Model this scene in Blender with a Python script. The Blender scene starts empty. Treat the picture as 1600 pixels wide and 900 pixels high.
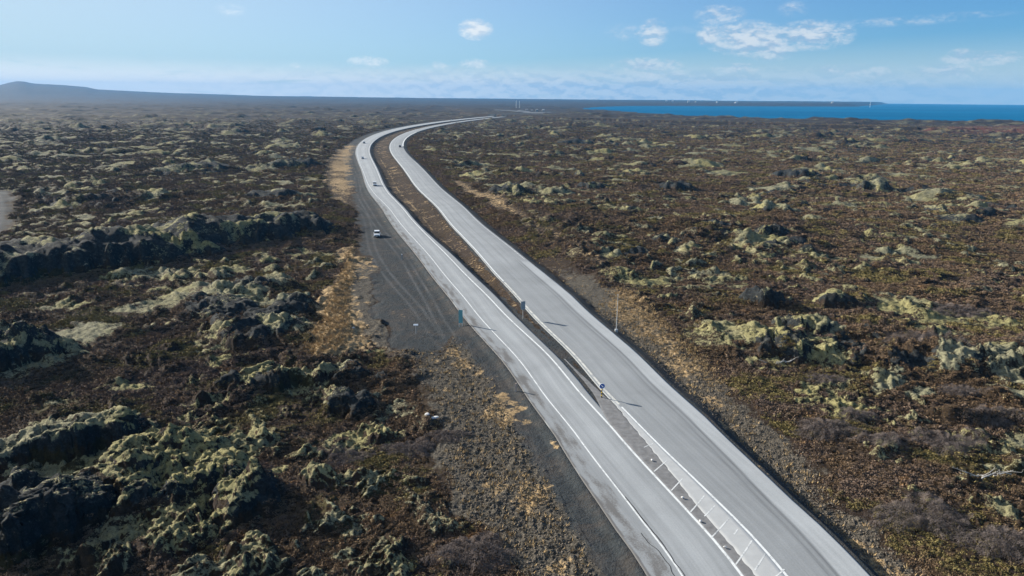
import bpy, bmesh, math, random
import numpy as np
from mathutils import Vector, Matrix

C = bpy.context.scene.collection
S = bpy.context.scene
rng = np.random.default_rng(7)
random.seed(7)
PI = math.pi

# ------------------------------------------------------------------ measured plan of the place (metres; camera foot at 0,0)
STN = [-60, -30, -10, 0, 10, 20, 30, 45, 60, 75, 90, 110, 130, 150, 175, 200, 230, 260, 300, 350, 400, 470, 550, 640, 750, 880, 1000, 1150, 1300, 1450, 1700]
OFF_LP = [-11.46, -11.64, -11.82, -12.0, -12.19, -11.88, -11.34, -11.52, -12.28, -13.07, -14.01, -15.06, -16.19, -17.39, -18.7, -20.11, -21.34, -22.29, -23.15, -24.07, -25.01, -26.0, -27.11, -28.44, -29.96, -31.4, -32.48, -32.98, -32.6, -31.27, -29.21]
OFF_LL = [-8.68, -8.78, -8.88, -8.98, -9.08, -8.89, -8.67, -8.96, -9.51, -10.16, -10.98, -11.93, -12.97, -14.16, -15.58, -17.13, -18.75, -20.33, -21.81, -23.09, -24.18, -24.8, -25.91, -27.24, -28.76, -30.2, -31.28, -31.78, -31.4, -30.07, -28.01]
OFF_LR = [-3.67, -3.73, -3.78, -3.84, -3.9, -3.85, -3.69, -3.87, -4.33, -5.04, -5.95, -7.09, -8.36, -9.6, -10.85, -12.45, -13.66, -14.49, -15.05, -15.49, -15.85, -16.2, -16.67, -17.31, -18.02, -18.49, -18.55, -18.2, -17.62, -17.0, -16.38]
OFF_LE = [-3.12, -3.18, -3.23, -3.29, -3.35, -3.3, -2.95, -2.65, -3.2, -3.53, -4.34, -5.47, -6.86, -8.45, -10.09, -11.6, -12.81, -13.64, -14.2, -14.64, -15.0, -15.35, -15.82, -16.46, -17.17, -17.64, -17.7, -17.35, -16.77, -16.15, -15.53]
OFF_RI = [2.93, 3.44, 3.95, 4.46, 5.05, 6.16, 6.99, 7.45, 7.84, 8.37, 8.64, 8.66, 8.57, 8.47, 8.38, 8.28, 8.19, 8.09, 8.0, 7.9, 7.81, 7.72, 7.62, 7.53, 7.43, 7.34, 7.24, 7.15, 7.05, 6.96, 6.86]
OFF_RP = [6.54, 6.8, 7.06, 7.31, 7.63, 8.52, 9.42, 9.95, 10.32, 10.88, 11.3, 11.24, 10.74, 10.33, 10.08, 9.95, 10.08, 10.48, 10.86, 11.04, 11.15, 11.16, 11.12, 11.06, 10.97, 10.9, 10.93, 11.07, 11.27, 11.48, 11.69]
ROAD_REF = [(-51.9, 15.54, 2.72), (-49.1, 16.87, 5.16), (-46.4, 18.1, 7.63), (-43.6, 19.22, 10.12), (-40.9, 20.26, 12.63), (-38.2, 21.19, 15.16), (-35.5, 22.03, 17.72), (-32.8, 22.77, 20.3), (-30.1, 23.41, 22.9), (-27.5, 23.96, 25.53), (-24.8, 24.4, 28.18), (-22.1, 24.76, 30.85), (-19.4, 25.01, 33.55), (-16.7, 25.17, 36.26), (-13.9, 25.22, 39.01), (-11.1, 25.19, 41.77), (-8.3, 25.05, 44.56), (-5.5, 24.82, 47.37), (-2.7, 24.49, 50.21), (0.2, 24.06, 53.07), (3.1, 23.54, 55.95), (6.1, 22.91, 58.83), (9.0, 22.16, 61.66), (12.0, 21.34, 64.48), (14.9, 20.51, 67.35), (17.9, 19.66, 70.22), (21.0, 18.79, 73.1), (24.0, 17.93, 76.01), (27.1, 17.09, 78.97), (30.2, 16.28, 81.98), (33.3, 15.47, 85.04), (36.5, 14.63, 88.12), (39.8, 13.78, 91.25), (43.1, 12.99, 94.44), (46.4, 12.28, 97.73), (49.9, 11.59, 101.08), (53.3, 10.85, 104.49), (56.9, 10.01, 107.94), (60.5, 9.06, 111.45), (64.2, 8.03, 115.02), (68.0, 6.97, 118.67), (71.9, 5.89, 122.41), (75.9, 4.83, 126.26), (80.0, 3.82, 130.22), (84.2, 2.87, 134.3), (88.5, 1.93, 138.51), (92.9, 0.92, 142.82), (97.5, -0.18, 147.24), (102.2, -1.35, 151.79), (107.0, -2.56, 156.46), (112.0, -3.76, 161.28), (117.1, -4.95, 166.26), (122.4, -6.13, 171.4), (127.8, -7.34, 176.7), (133.4, -8.61, 182.16), (139.2, -9.95, 187.79), (145.2, -11.38, 193.59), (151.4, -12.9, 199.58), (157.7, -14.49, 205.76), (164.3, -16.14, 212.14), (171.2, -17.82, 218.75), (178.2, -19.49, 225.59), (185.5, -21.13, 232.67), (193.0, -22.77, 240.0), (200.7, -24.42, 247.59), (208.8, -26.17, 255.44), (217.1, -28.06, 263.54), (225.7, -30.15, 271.91), (234.7, -32.44, 280.56), (243.9, -34.88, 289.49), (253.5, -37.4, 298.75), (263.5, -39.94, 308.35), (273.7, -42.45, 318.3), (284.4, -44.93, 328.63), (295.4, -47.39, 339.35), (306.7, -49.86, 350.47), (318.5, -52.37, 362.0), (330.8, -54.96, 373.95), (343.4, -57.66, 386.34), (356.6, -60.49, 399.17), (370.2, -63.47, 412.47), (384.4, -66.61, 426.25), (399.0, -69.91, 440.53), (414.2, -73.36, 455.32), (429.9, -76.93, 470.67), (446.3, -80.58, 486.58), (463.2, -84.29, 503.1), (480.8, -88.02, 520.25), (498.9, -91.73, 538.05), (517.8, -95.38, 556.54), (537.3, -98.95, 575.75), (557.6, -102.41, 595.71), (578.6, -105.72, 616.45), (600.4, -108.87, 637.98), (622.9, -111.83, 660.36), (646.3, -114.59, 683.59), (670.6, -117.1, 707.72), (695.7, -119.35, 732.78), (721.8, -121.29, 758.79), (748.9, -122.88, 785.8), (776.9, -124.07, 813.83), (806.0, -124.83, 842.92), (836.2, -125.11, 873.12), (867.6, -124.86, 904.45), (900.1, -124.06, 936.97), (933.9, -122.67, 970.71), (968.9, -120.67, 1005.71), (1005.3, -118.03, 1042.01), (1043.1, -114.72, 1079.67), (1082.4, -110.74, 1118.71), (1123.1, -106.04, 1159.17), (1165.4, -100.61, 1201.09), (1209.2, -94.42, 1244.5), (1254.7, -87.43, 1289.44), (1301.8, -79.61, 1335.94), (1350.7, -70.93, 1384.0), (1401.3, -61.36, 1433.67), (1453.6, -50.86, 1484.95), (1507.8, -39.4, 1537.87), (1563.7, -26.97, 1592.42), (1621.5, -13.54, 1648.62), (1681.1, 0.91, 1706.48), (1742.6, 16.38, 1766.0), (1806.0, 32.89, 1827.17), (1871.2, 50.43, 1890.01), (1938.4, 69.01, 1954.52), (2007.4, 88.63, 2020.68), (2078.3, 109.29, 2088.51), (2151.1, 130.99, 2158.01), (2225.8, 153.73, 2229.16)]
OUTCROPS = [('long dark lava ridge with a shaded cliff running across the left side of the heath',
  [(-114.9, 158.8, 22.0, 7, 40, 7.6, 0.32), (-98.7, 173.1, 23.8, 7, 36, 7.8, 0.32), (-92.2, 184.9, 18.6, 7, 34, 7.4, 0.32),
   (-84.0, 196.7, 23.3, 7, 34, 7.6, 0.32), (-68.4, 214.3, 18.5, 7, 22, 6.2, 0.32)],
  0.3),
 ('large moss covered lava hill with a long shaded crest filling the lower left corner',
  [(-52.7, 76.1, 12.4, 2.5, 9, 2.6, 0.8), (-40.8, 73.8, 6.9, 2.5, 8, 2.2, 0.8), (-40.8, 69.8, 10.6, 9, 10, 1.7, 1.0),
   (-31.9, 69.8, 5.0, 5, 7, 1.9, 1.0)],
  0.85),
 ('dark shaded lava mound at the very bottom left corner', [(-46.2, 60.0, 7.5, 3.5, 9, 4.6, 0.7)], 0.3),
 ('steep dark lava knob at the right end of the lower left hill', [(-27.1, 64.7, 4.1, 4, 6, 3.2, 0.9)], 0.6),
 ('dark lava mound cut by the left edge of the picture below the long ridge', [(-79.0, 104.4, 10.4, 4, 10, 5.0, 0.7)], 0.6),
 ('broad rugged lava patch beside the yellow grass strip left of the lay-by',
  [(-46.1, 119.9, 10.8, 9, 15, 2.0, 1.2), (-56.6, 132.0, 11.3, 9, 14, 1.8, 1.2), (-43.8, 133.3, 6.7, 8, 10, 2.2, 1.2)], 0.5),
 ('low mossy lava band with rounded boulders below the rugged lava patch', [(-35.8, 96.3, 8.7, 4, 5, 2.0, 1.3), (-26.0, 98.9, 7.1, 3, 4, 1.6, 1.3)],
  0.6),
 ('dark rubble bank at the lower end of the lay-by', [(-17.9, 97.2, 5.1, 3, 3, 1.2, 1.3), (-14.5, 99.6, 3.3, 3, 3, 1.0, 1.3)], 0.1),
 ('low mossy lava rise behind the rugged lava patch', [(-59.6, 146.8, 11.5, 5, 7, 1.8, 1.2)], 0.7),
 ('dark rounded hump above the yellow moss patch', [(-22.2, 88.4, 4.7, 3, 3, 1.5, 0.4)], 0.05),
 ('large mossy lava outcrop right of the road with deep shaded hollows',
  [(45.0, 110.6, 8.7, 5, 9, 3.0, 1.2), (54.1, 122.7, 6.8, 4, 6, 2.8, 1.1), (42.4, 115.7, 4.8, 4, 6, 2.3, 1.2)], 0.75),
 ('dark cleft outcrop upslope of the large mossy outcrop', [(52.0, 139.9, 6.1, 3, 8, 3.0, 1.0)], 0.35),
 ('dark flat outcrop right of the cleft outcrop', [(67.6, 139.9, 5.5, 3, 8, 2.6, 0.9)], 0.35),
 ('tall dark lava hump in the middle of the right heath', [(77.6, 207.5, 7.8, 5, 12, 4.6, 1.0)], 0.25),
 ('dark lava shoulder left of the tall hump', [(63.8, 220.3, 6.1, 4, 10, 3.2, 1.0)], 0.25),
 ('pale topped lava hill behind the tall hump', [(96.5, 259.2, 9.2, 5, 14, 4.2, 1.0)], 0.6),
 ('bright capped knoll far right of the pale topped hill', [(170.4, 332.9, 10.4, 6, 16, 4.6, 1.0)], 0.65),
 ('dark lava block nearest the road bend on the right', [(75.1, 326.1, 10.4, 5, 16, 3.6, 0.9)], 0.3),
 ('wide black lava bank beside the road bend', [(-0.3, 305.2, 13.6, 6, 16, 4.2, 1.0)], 0.2),
 ('mossy lava rise right of the black bank', [(19.0, 303.4, 9.5, 5, 14, 3.4, 1.1)], 0.8),
 ('low dark bank at the right of the mossy rise', [(36.9, 326.1, 8.7, 5, 14, 3.4, 1.0)], 0.25),
 ('flat dark outcrop near the right edge with a pale rim', [(152.8, 238.0, 9.4, 4, 14, 3.4, 0.8)], 0.35),
 ('small dark outcrop between the road and the tall hump', [(43.4, 200.6, 4.0, 3, 8, 2.4, 1.0)], 0.4),
 ('mossy outcrop on the right verge side of the black bank', [(41.5, 250.0, 7.4, 4, 10, 2.8, 1.2)], 0.5),
 ('small round dark knob below the tall hump', [(80.1, 186.7, 2.9, 3, 6, 2.2, 1.0)], 0.2),
 ('mossy knoll with a dark shadow near the right edge of the heath', [(71.1, 104.4, 3.9, 3, 5, 1.8, 0.9)], 0.75),
 ('far dark lava bank at the right margin below the sea', [(521.9, 773.4, 34.0, 12, 30, 5, 0.8)], 0.2),
 ('long dark bank on the right heath above the bright capped knoll', [(159.1, 393.1, 15.3, 6, 18, 4.0, 0.8)], 0.25),
 ('dark lava bank on the right heath beside the far bend', [(58.1, 662.8, 20.2, 12, 30, 5, 0.8)], 0.25),
 ('long dark bank on the left heath beside the yellow grass', [(-96.8, 286.2, 18.2, 6, 18, 3.2, 0.8)], 0.35),
 ('mossy lava bank left of the yellow grass at the bend', [(-130.7, 419.0, 20.9, 8, 24, 4.4, 1.0)], 0.4),
 ('dark bank on the far left heath', [(-177.4, 400.4, 23.8, 8, 26, 3.8, 0.8)], 0.4)]
MOSS = [(-14.7, 88.3, 3.9, 5.8), (-18.7, 78.5, 4.7, 4.7), (-10.5, 67.5, 2.8, 2.3), (-56.8, 95.6, 4.7, 2.6), (-89.9, 135.6, 5.9, 4.1),
 (-83.7, 162.6, 10.1, 7.7), (-30.1, 96.6, 5.7, 3.7), (-13.0, 83.0, 2.5, 2.8), (42.3, 91.5, 3.7, 3.3), (55.4, 95.9, 6.0, 5.6), (70.2, 107.6, 3.3, 3.3),
 (81.8, 107.0, 3.1, 8.9), (72.6, 93.5, 2.3, 3.9), (40.6, 104.7, 3.5, 3.7), (80.9, 133.1, 3.7, 4.0), (78.3, 140.3, 5.9, 4.4), (52.1, 107.8, 3.6, 3.9),
 (50.3, 116.3, 3.3, 2.7), (93.7, 129.7, 5.5, 4.6), (47.9, 159.9, 6.7, 8.0), (88.4, 172.4, 4.7, 3.6), (70.5, 171.8, 4.0, 3.2),
 (220.9, 409.6, 12.4, 26.3), (78.7, 168.6, 4.7, 3.4), (65.0, 195.2, 5.4, 4.5), (65.8, 186.7, 5.1, 5.0), (-54.6, 82.3, 9.5, 2.4),
 (-40.5, 71.8, 5.1, 4.3), (-38.2, 76.5, 4.6, 3.2), (-28.1, 64.1, 2.0, 3.6), (-28.5, 53.3, 3.7, 1.3), (-56.7, 80.4, 4.9, 1.8), (-57.8, 76.1, 2.3, 2.4),
 (-57.4, 141.3, 6.1, 3.9), (-52.5, 116.6, 4.0, 5.2), (-46.0, 108.6, 4.8, 3.9), (-11.7, 56.8, 1.8, 2.4), (-15.2, 56.7, 1.2, 1.4),
 (-26.7, 72.0, 1.8, 1.7), (13.8, 311.2, 8.5, 17.6), (37.5, 257.8, 4.7, 10.7), (38.2, 69.5, 1.4, 2.7), (56.0, 71.9, 2.9, 1.0), (53.7, 76.4, 2.7, 0.8),
 (28.3, 54.5, 1.7, 1.4), (50.7, 64.0, 2.0, 2.4), (-40.3, 101.5, 4.5, 3.2), (-82.2, 115.8, 5.1, 4.1), (-18.0, 53.9, 1.7, 1.0),
 (-118.8, 188.1, 15.2, 6.7), (-105.9, 230.1, 13.0, 6.2), (-85.5, 259.2, 12.0, 7.7)]
SHRUBS = [(39.86, 81.56, 3.78, 2.2, 'domed purple-grey leafless shrub between the right verge and the mossy outcrop'),
 (70.41, 114.43, 6.73, 3.09, 'wide purple-grey leafless shrub upslope of the mossy knoll on the right'),
 (41.48, 62.74, 4.48, 3.34, 'large dark leafless shrub in the lower right corner beside the rubble verge'),
 (46.7, 58.02, 3.59, 3.34, 'dark leafless shrub cut by the lower right edge of the picture'),
 (45.67, 77.87, 3.09, 1.44, 'low grey leafless shrub between the domed shrub and the dead branches'),
 (53.14, 77.99, 4.24, 1.63, 'grey leafless shrub just behind the dead branches'),
 (45.54, 85.0, 2.5, 1.55, 'small dark leafless shrub at the right side of the domed shrub'),
 (62.77, 84.36, 3.71, 1.84, 'leafless shrub near the right picture edge above the dead branches'),
 (-3.35, 56.4, 3.54, 2.2, 'dark leafless shrub beside the lower left rubble verge'),
 (-12.17, 76.91, 3.09, 1.44, 'low dark leafless shrub below the white stones'),
 (-7.79, 79.5, 2.38, 1.18, 'grey leafless shrub against the brown rubble below the white stones'),
 (-19.47, 75.18, 3.03, 1.22, 'grey leafless shrub below the forked yellow moss patch'),
 (46.97, 98.19, 2.84, 1.18, 'small grey leafless shrub below the large mossy outcrop'),
 (64.35, 93.76, 3.17, 1.46, 'grey leafless shrub below the mossy knoll'),
 (90.24, 136.03, 5.7, 1.89, 'low grey leafless shrub in the upper right heath')]
AREAS = {'apron': [(-63.1, 2370.0), (-4.5, 2325.2), (59.9, 2065.8), (107.7, 2039.8), (100.3, 1898.8), (54.4, 1875.0), (-3.9, 2077.2), (-58.9, 2213.0)],
 'grass1': [(-145.9, 654.5), (-143.4, 601.6), (-120.9, 464.8), (-98.4, 368.9), (-73.2, 285.7), (-62.3, 271.9), (-74.0, 329.0), (-93.5, 414.6),
            (-125.8, 572.6)],
 'grass2': [(-43.9, 193.6), (-45.5, 188.4), (-40.1, 152.4), (-36.6, 126.3), (-36.0, 111.9), (-33.3, 108.0), (-28.3, 109.0), (-27.0, 115.5),
            (-32.7, 137.2), (-37.6, 164.7)],
 'layby': [(-125.8, 572.6), (-111.4, 491.5), (-74.6, 328.9), (-52.4, 239.1), (-38.7, 178.9), (-28.8, 137.3), (-22.0, 109.1), (-16.1, 104.8),
           (-10.6, 110.9), (-7.6, 122.7), (-13.3, 140.6), (-24.7, 178.7), (-45.1, 245.0), (-59.6, 296.3), (-75.7, 355.6)],
 'leftrubble': [(-22.3, 110.7), (-15.8, 102.1), (-11.6, 90.1), (-8.5, 78.6), (-7.6, 69.5), (-4.9, 62.1), (-0.4, 55.0), (0.2, 50.0), (13.0, 50.1),
                (11.6, 54.3), (9.4, 61.6), (7.4, 70.0), (4.1, 83.5), (0.4, 97.2), (-4.2, 111.4), (-9.2, 121.2), (-12.7, 110.9)],
 'leftrubble2': [(-40.7, 178.9), (-33.1, 137.2), (-26.2, 113.8), (-22.0, 109.1), (-21.0, 109.1), (-27.9, 137.3), (-37.5, 179.0)],
 'redheath': [(541.5, 971.5), (737.2, 1159.1), (955.5, 1201.5), (716.4, 898.1), (590.9, 926.7)],
 'rightgrass': [(28.0, 149.0), (23.2, 154.4), (17.3, 141.0), (22.7, 118.4), (28.7, 97.8), (32.8, 95.5), (32.4, 111.9)],
 'rightgrass2': [(-32.9, 358.6), (-10.3, 274.8), (6.2, 229.1), (17.1, 184.9), (24.0, 160.4), (25.4, 170.2), (11.9, 217.8), (-5.6, 289.6),
                 (-26.4, 359.1)],
 'rightrubble': [(-30.4, 331.8), (-13.1, 255.3), (-0.1, 197.2), (7.9, 169.7), (15.9, 134.0), (21.0, 108.6), (25.4, 88.6), (27.6, 76.0), (29.6, 65.5),
                 (31.4, 56.4), (32.4, 50.3), (41.0, 50.4), (38.1, 53.7), (37.2, 59.4), (35.2, 67.5), (36.0, 76.1), (33.5, 86.8), (32.1, 103.1),
                 (28.9, 126.0), (22.8, 151.6), (10.6, 193.1), (-0.2, 248.6), (-17.2, 309.3)],
 'track': [(-274.2, 328.3), (-235.0, 323.3), (-213.5, 303.8), (-182.7, 262.1), (-160.4, 227.6), (-144.6, 198.9), (-150.0, 174.9)]}
TRACK = [(-230.3, 304.9), (-212.2, 293.3), (-193.2, 268.2), (-176.3, 244.1), (-163.2, 223.8), (-152.7, 204.4), (-146.3, 182.9)]
BAY = [(277, 3058), (335, 2859), (409, 2472), (446, 2038), (491, 1866), (614, 1746), (740, 1682), (831, 1574), (939, 1521), (1049, 1487), (1176, 1332),
 (6500, 1800), (14500, 3500), (14500, 14500), (7600, 14500), (2584, 5464), (2061, 5234), (1540, 5033), (1056, 4847), (685, 4506), (428, 3808)]
AT = {'bag': (-28.57, 120.72),
 'board': (2.09, 126.49),
 'branch': (52.82, 69.74),
 'car1': (-64.45, 329.58),
 'car2': (-100.58, 476.68),
 'car3': (-132.44, 637.47),
 'car4': (-93.42, 591.48),
 'car5': (-112.47, 1309.54),
 'delin': (-28.53, 177.76),
 'dot1': (16.21, 72.71),
 'dot2': (17.84, 64.87),
 'dot3': (18.68, 60.65),
 'dot4': (19.89, 56.6),
 'fence': (42.06, 104.41),
 'keep': (12.54, 90.31),
 'mast': (18.73, 119.71),
 'post': (0.66, 92.51),
 'stone1': (-10.93, 83.99),
 'stone2': (-10.25, 83.81),
 'stone3': (-9.81, 84.39),
 'suv': (-40.85, 209.12),
 'teal': (-9.32, 122.7),
 'white': (-17.01, 118.83)}
HATCH = [(24.48, -2.04, 25.08, -0.57), (19.06, -3.53, 20.99, -0.89), (14.94, -3.63, 16.84, -1.21), (10.89, -3.69, 13.23, -0.68), (9.8, -2.74, 11.25, -0.7),
 (6.38, -3.89, 8.86, -0.58), (6.34, -1.54, 7.0, -0.74), (1.98, -3.69, 5.04, -0.42), (0.99, -2.35, 2.95, -0.28), (-0.39, -1.4, 0.66, 0.27)]
PATCH = [(21.32, -2.59), (13.31, -3.26), (8.99, -3.62), (4.56, -3.44)]
CLOUDS = [(-2.95, 5.03, 1.51, 0.86, 1.0), (-11.17, 2.55, 1.77, 0.52, 0.75), (-5.59, 2.39, 1.06, 0.46, 0.5), (-3.02, 2.52, 1.51, 0.46, 0.65),
 (10.53, 4.78, 1.33, 1.15, 0.75), (8.62, 4.88, 2.21, 0.8, 0.3), (15.33, 5.96, 2.13, 0.86, 0.6), (14.75, 4.55, 1.15, 0.92, 0.9),
 (17.49, 4.34, 3.54, 1.38, 1.0), (19.09, 3.87, 2.21, 1.26, 0.95), (21.82, 4.47, 3.1, 1.15, 0.9), (20.36, 6.25, 1.33, 0.69, 0.35),
 (10.19, 2.44, 3.1, 0.69, 0.75), (10.72, 1.64, 3.54, 1.03, 0.55), (16.78, 2.24, 2.21, 0.46, 0.55), (14.54, 1.28, 3.54, 0.57, 0.5),
 (-0.13, 1.49, 3.1, 0.92, 0.6), (3.87, 1.23, 3.54, 0.69, 0.5), (-6.59, 1.63, 1.77, 0.57, 0.5), (24.62, 1.93, 3.98, 0.69, 0.45),
 (30.47, 1.92, 2.66, 0.63, 0.55), (32.32, 2.74, 2.66, 0.57, 0.7), (31.07, 2.8, 1.06, 0.69, 0.6), (27.52, 1.19, 6.64, 0.57, 0.3),
 (-20.68, 5.91, 1.33, 0.57, 0.3), (-16.57, 2.18, 0.62, 0.34, 0.4), (-8.08, 0.94, 7.08, 0.8, 0.55), (-15.75, 0.77, 8.86, 0.8, 0.65),
 (-25.77, 0.81, 11.51, 0.86, 0.8), (-32.95, 0.94, 8.86, 0.8, 0.8), (17.87, 5.03, 8.41, 0.52, 0.3), (26.99, 5.19, 5.31, 0.4, 0.33),
 (30.67, 5.43, 3.98, 0.29, 0.33)]
PITCH, ROLL, FOCAL = 0.263712, 0.007854, 24.750000


# ------------------------------------------------------------------ camera, sky, sun, exposure
CAM_H = 40.0
cam = bpy.data.cameras.new('camera'); cam.sensor_width = 36; cam.lens = FOCAL
cam.clip_start = 0.5; cam.clip_end = 60000
co = bpy.data.objects.new('camera', cam); C.objects.link(co)
co.matrix_world = Matrix.Translation((0, 0, CAM_H)) @ Matrix.Rotation(PI/2 - PITCH, 4, 'X') @ Matrix.Rotation(ROLL, 4, 'Z')
S.camera = co
S.view_settings.view_transform = 'Standard'; S.view_settings.look = 'None'
S.view_settings.exposure = 1.3; S.view_settings.gamma = 1.0
S.render.engine = 'CYCLES'
S.cycles.use_denoising = True
S.cycles.max_bounces = 5; S.cycles.diffuse_bounces = 2; S.cycles.glossy_bounces = 2
S.cycles.volume_bounces = 0; S.cycles.transparent_max_bounces = 6

SUN_EL, SUN_AZ = math.radians(20.0), math.radians(-60.0)          # azimuth clockwise from +Y
sun_dir = Vector((math.sin(SUN_AZ)*math.cos(SUN_EL), math.cos(SUN_AZ)*math.cos(SUN_EL), math.sin(SUN_EL)))
sl = bpy.data.lights.new('sun', 'SUN'); sl.energy = 5.0; sl.angle = math.radians(0.5); sl.color = (1.0, .93, .82)
so = bpy.data.objects.new('sun', sl); C.objects.link(so)
so.rotation_euler = sun_dir.to_track_quat('Z', 'Y').to_euler(); so.location = (-200, 150, 300)

class NT:
    """small helper around a node tree"""
    def __init__(s, tree):
        s.t = tree; s.n = tree.nodes; s.l = tree.links
    def add(s, typ, **kw):
        n = s.n.new(typ)
        for k, v in kw.items():
            if k.startswith('i_'):
                n.inputs[k[2:].replace('_', ' ')].default_value = v
            else: setattr(n, k, v)
        return n
    def link(s, a, b): s.l.new(a, b)
    def val(s, x, sock):
        if hasattr(x, 'links') or isinstance(x, bpy.types.NodeSocket): s.l.new(x, sock)
        else: sock.default_value = x
    def m(s, op, a, b=0.0, c=None, clamp=False):
        n = s.n.new('ShaderNodeMath'); n.operation = op; n.use_clamp = clamp
        s.val(a, n.inputs[0]); s.val(b, n.inputs[1])
        if c is not None: s.val(c, n.inputs[2])
        return n.outputs[0]
    def ss(s, x, lo, hi):
        n = s.n.new('ShaderNodeMapRange'); n.interpolation_type = 'SMOOTHSTEP'
        s.val(x, n.inputs['Value']); n.inputs['From Min'].default_value = lo; n.inputs['From Max'].default_value = hi
        return n.outputs['Result']
    def mix(s, f, a, b):
        n = s.n.new('ShaderNodeMix'); n.data_type = 'RGBA'
        s.val(f, n.inputs[0])
        for v, k in ((a, 6), (b, 7)):
            if isinstance(v, tuple): n.inputs[k].default_value = (*v[:3], 1)
            else: s.l.new(v, n.inputs[k])
        return n.outputs[2]
    def noise(s, vec, scale, detail=3.0, rough=.55, dist=0.0, dim='3D'):
        n = s.n.new('ShaderNodeTexNoise'); n.noise_dimensions = dim
        n.inputs['Scale'].default_value = scale; n.inputs['Detail'].default_value = detail
        n.inputs['Roughness'].default_value = rough; n.inputs['Distortion'].default_value = dist
        if vec is not None: s.l.new(vec, n.inputs['Vector'])
        return n.outputs['Fac']
    def ramp(s, f, stops):
        n = s.n.new('ShaderNodeValToRGB'); e = n.color_ramp.elements
        while len(e) < len(stops): e.new(.5)
        for k, (p, c) in enumerate(stops):
            e[k].position = p; e[k].color = (*c, 1)
        s.l.new(f, n.inputs[0]); return n.outputs[0]
    def mapping(s, vec, loc=(0,0,0), rot=(0,0,0), scale=(1,1,1), typ='POINT'):
        n = s.n.new('ShaderNodeMapping'); n.vector_type = typ
        n.inputs['Location'].default_value = loc; n.inputs['Rotation'].default_value = rot; n.inputs['Scale'].default_value = scale
        s.l.new(vec, n.inputs['Vector']); return n.outputs[0]

def build_world():
    w = bpy.data.worlds.new('World'); S.world = w; w.use_nodes = True
    t = NT(w.node_tree); t.n.clear()
    sky = t.add('ShaderNodeTexSky', sky_type='NISHITA', sun_disc=False, sun_elevation=SUN_EL, sun_rotation=SUN_AZ,
                altitude=50.0, air_density=1.0, dust_density=.12, ozone_density=4.0)
    tc = t.add('ShaderNodeTexCoord')
    sep = t.add('ShaderNodeSeparateXYZ'); t.link(tc.outputs['Generated'], sep.inputs[0])
    x, y, z = sep.outputs
    az = t.m('MULTIPLY', t.m('ARCTAN2', x, y), 57.2958)
    el = t.m('MULTIPLY', t.m('ARCSINE', z), 57.2958)
    cb = t.add('ShaderNodeCombineXYZ'); t.link(az, cb.inputs[0]); t.link(el, cb.inputs[1])
    v = cb.outputs[0]
    total = None
    for (a, e, sa, se, amt) in CLOUDS:
        mp = t.mapping(v, (a, e, 0), (0, 0, 0), (sa, se, 1), 'TEXTURE')
        g = t.add('ShaderNodeTexGradient', gradient_type='SPHERICAL'); t.link(mp, g.inputs[0])
        q = t.m('MULTIPLY', t.m('POWER', g.outputs['Fac'], .6), amt)
        total = q if total is None else t.m('MAXIMUM', total, q)
    nz = t.noise(t.mapping(v, scale=(.42, 1.0, 1)), 1.6, 6, .6, .4)
    fine = t.noise(t.mapping(v, scale=(.6, 1.0, 1)), 4.5, 5, .65, .3)
    tex = t.m('ADD', t.m('MULTIPLY', t.m('SUBTRACT', nz, .5), 1.3), t.m('MULTIPLY', t.m('SUBTRACT', fine, .5), .95))
    blob = t.m('MULTIPLY', t.ss(t.m('ADD', total, t.m('MULTIPLY', tex, t.ss(total, 0, .30))), -.02, 1.0), t.ss(total, .02, .25))
    # thin veil low over the land, thicker towards the sun side
    band = t.m('MULTIPLY', t.ss(el, 2.8, .7), t.ss(t.noise(t.mapping(v, scale=(.10, .75, 1)), 1.5, 5, .6, .5), .24, .46))
    veil = t.m('MULTIPLY', band, t.ss(az, 48, -6))
    cov = t.m('MINIMUM', t.m('MAXIMUM', t.m('MULTIPLY', blob, .84), t.m('MULTIPLY', veil, .9)), .96)
    # the undersides are greyer: sample the same field a little higher
    up = t.noise(t.mapping(v, (0, .35, 0), (0,0,0), (.42, 1.0, 1)), 1.6, 3, .6, .4)
    shade = t.ss(t.m('SUBTRACT', nz, up), -.14, .08)
    ccol = t.mix(shade, (CL_D[0], CL_D[1], CL_D[2]), (CL_L[0], CL_L[1], CL_L[2]))
    warm = t.ss(az, 20, -40)
    ccol = t.mix(warm, ccol, (CL_W[0], CL_W[1], CL_W[2]))
    hs = t.add('ShaderNodeHueSaturation'); hs.inputs['Saturation'].default_value = SKY_SAT; t.link(sky.outputs[0], hs.inputs['Color'])
    gm = t.add('ShaderNodeGamma'); gm.inputs['Gamma'].default_value = SKY_GAM; t.link(hs.outputs[0], gm.inputs['Color'])
    tint = t.add('ShaderNodeMix', data_type='RGBA', blend_type='MULTIPLY'); tint.inputs[0].default_value = 1; t.link(gm.outputs[0], tint.inputs[6]); tint.inputs[7].default_value = (*SKY_TINT, 1)
    # a thin high veil, whiter towards the sun
    thin = t.m('MULTIPLY', t.ss(az, 40, -50), .80)
    thin = t.m('MAXIMUM', thin, t.m('MULTIPLY', t.ss(el, 5.0, .2), .80))
    col = t.mix(thin, tint.outputs[2], (5.7, 6.45, 6.6))
    col = t.mix(cov, col, ccol)
    bg = t.add('ShaderNodeBackground'); bg.inputs['Strength'].default_value = SKY_S
    t.link(col, bg.inputs[0])
    out = t.add('ShaderNodeOutputWorld'); t.link(bg.outputs[0], out.inputs[0])
SKY_S = .05
SKY_SAT, SKY_GAM, SKY_TINT = 1.0, 1.0, (.50, .83, 1.14)
CL_D, CL_L, CL_W = (3.6, 4.6, 5.8), (6.6, 6.9, 7.1), (10.5, 10.2, 9.7)
build_world()

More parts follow.
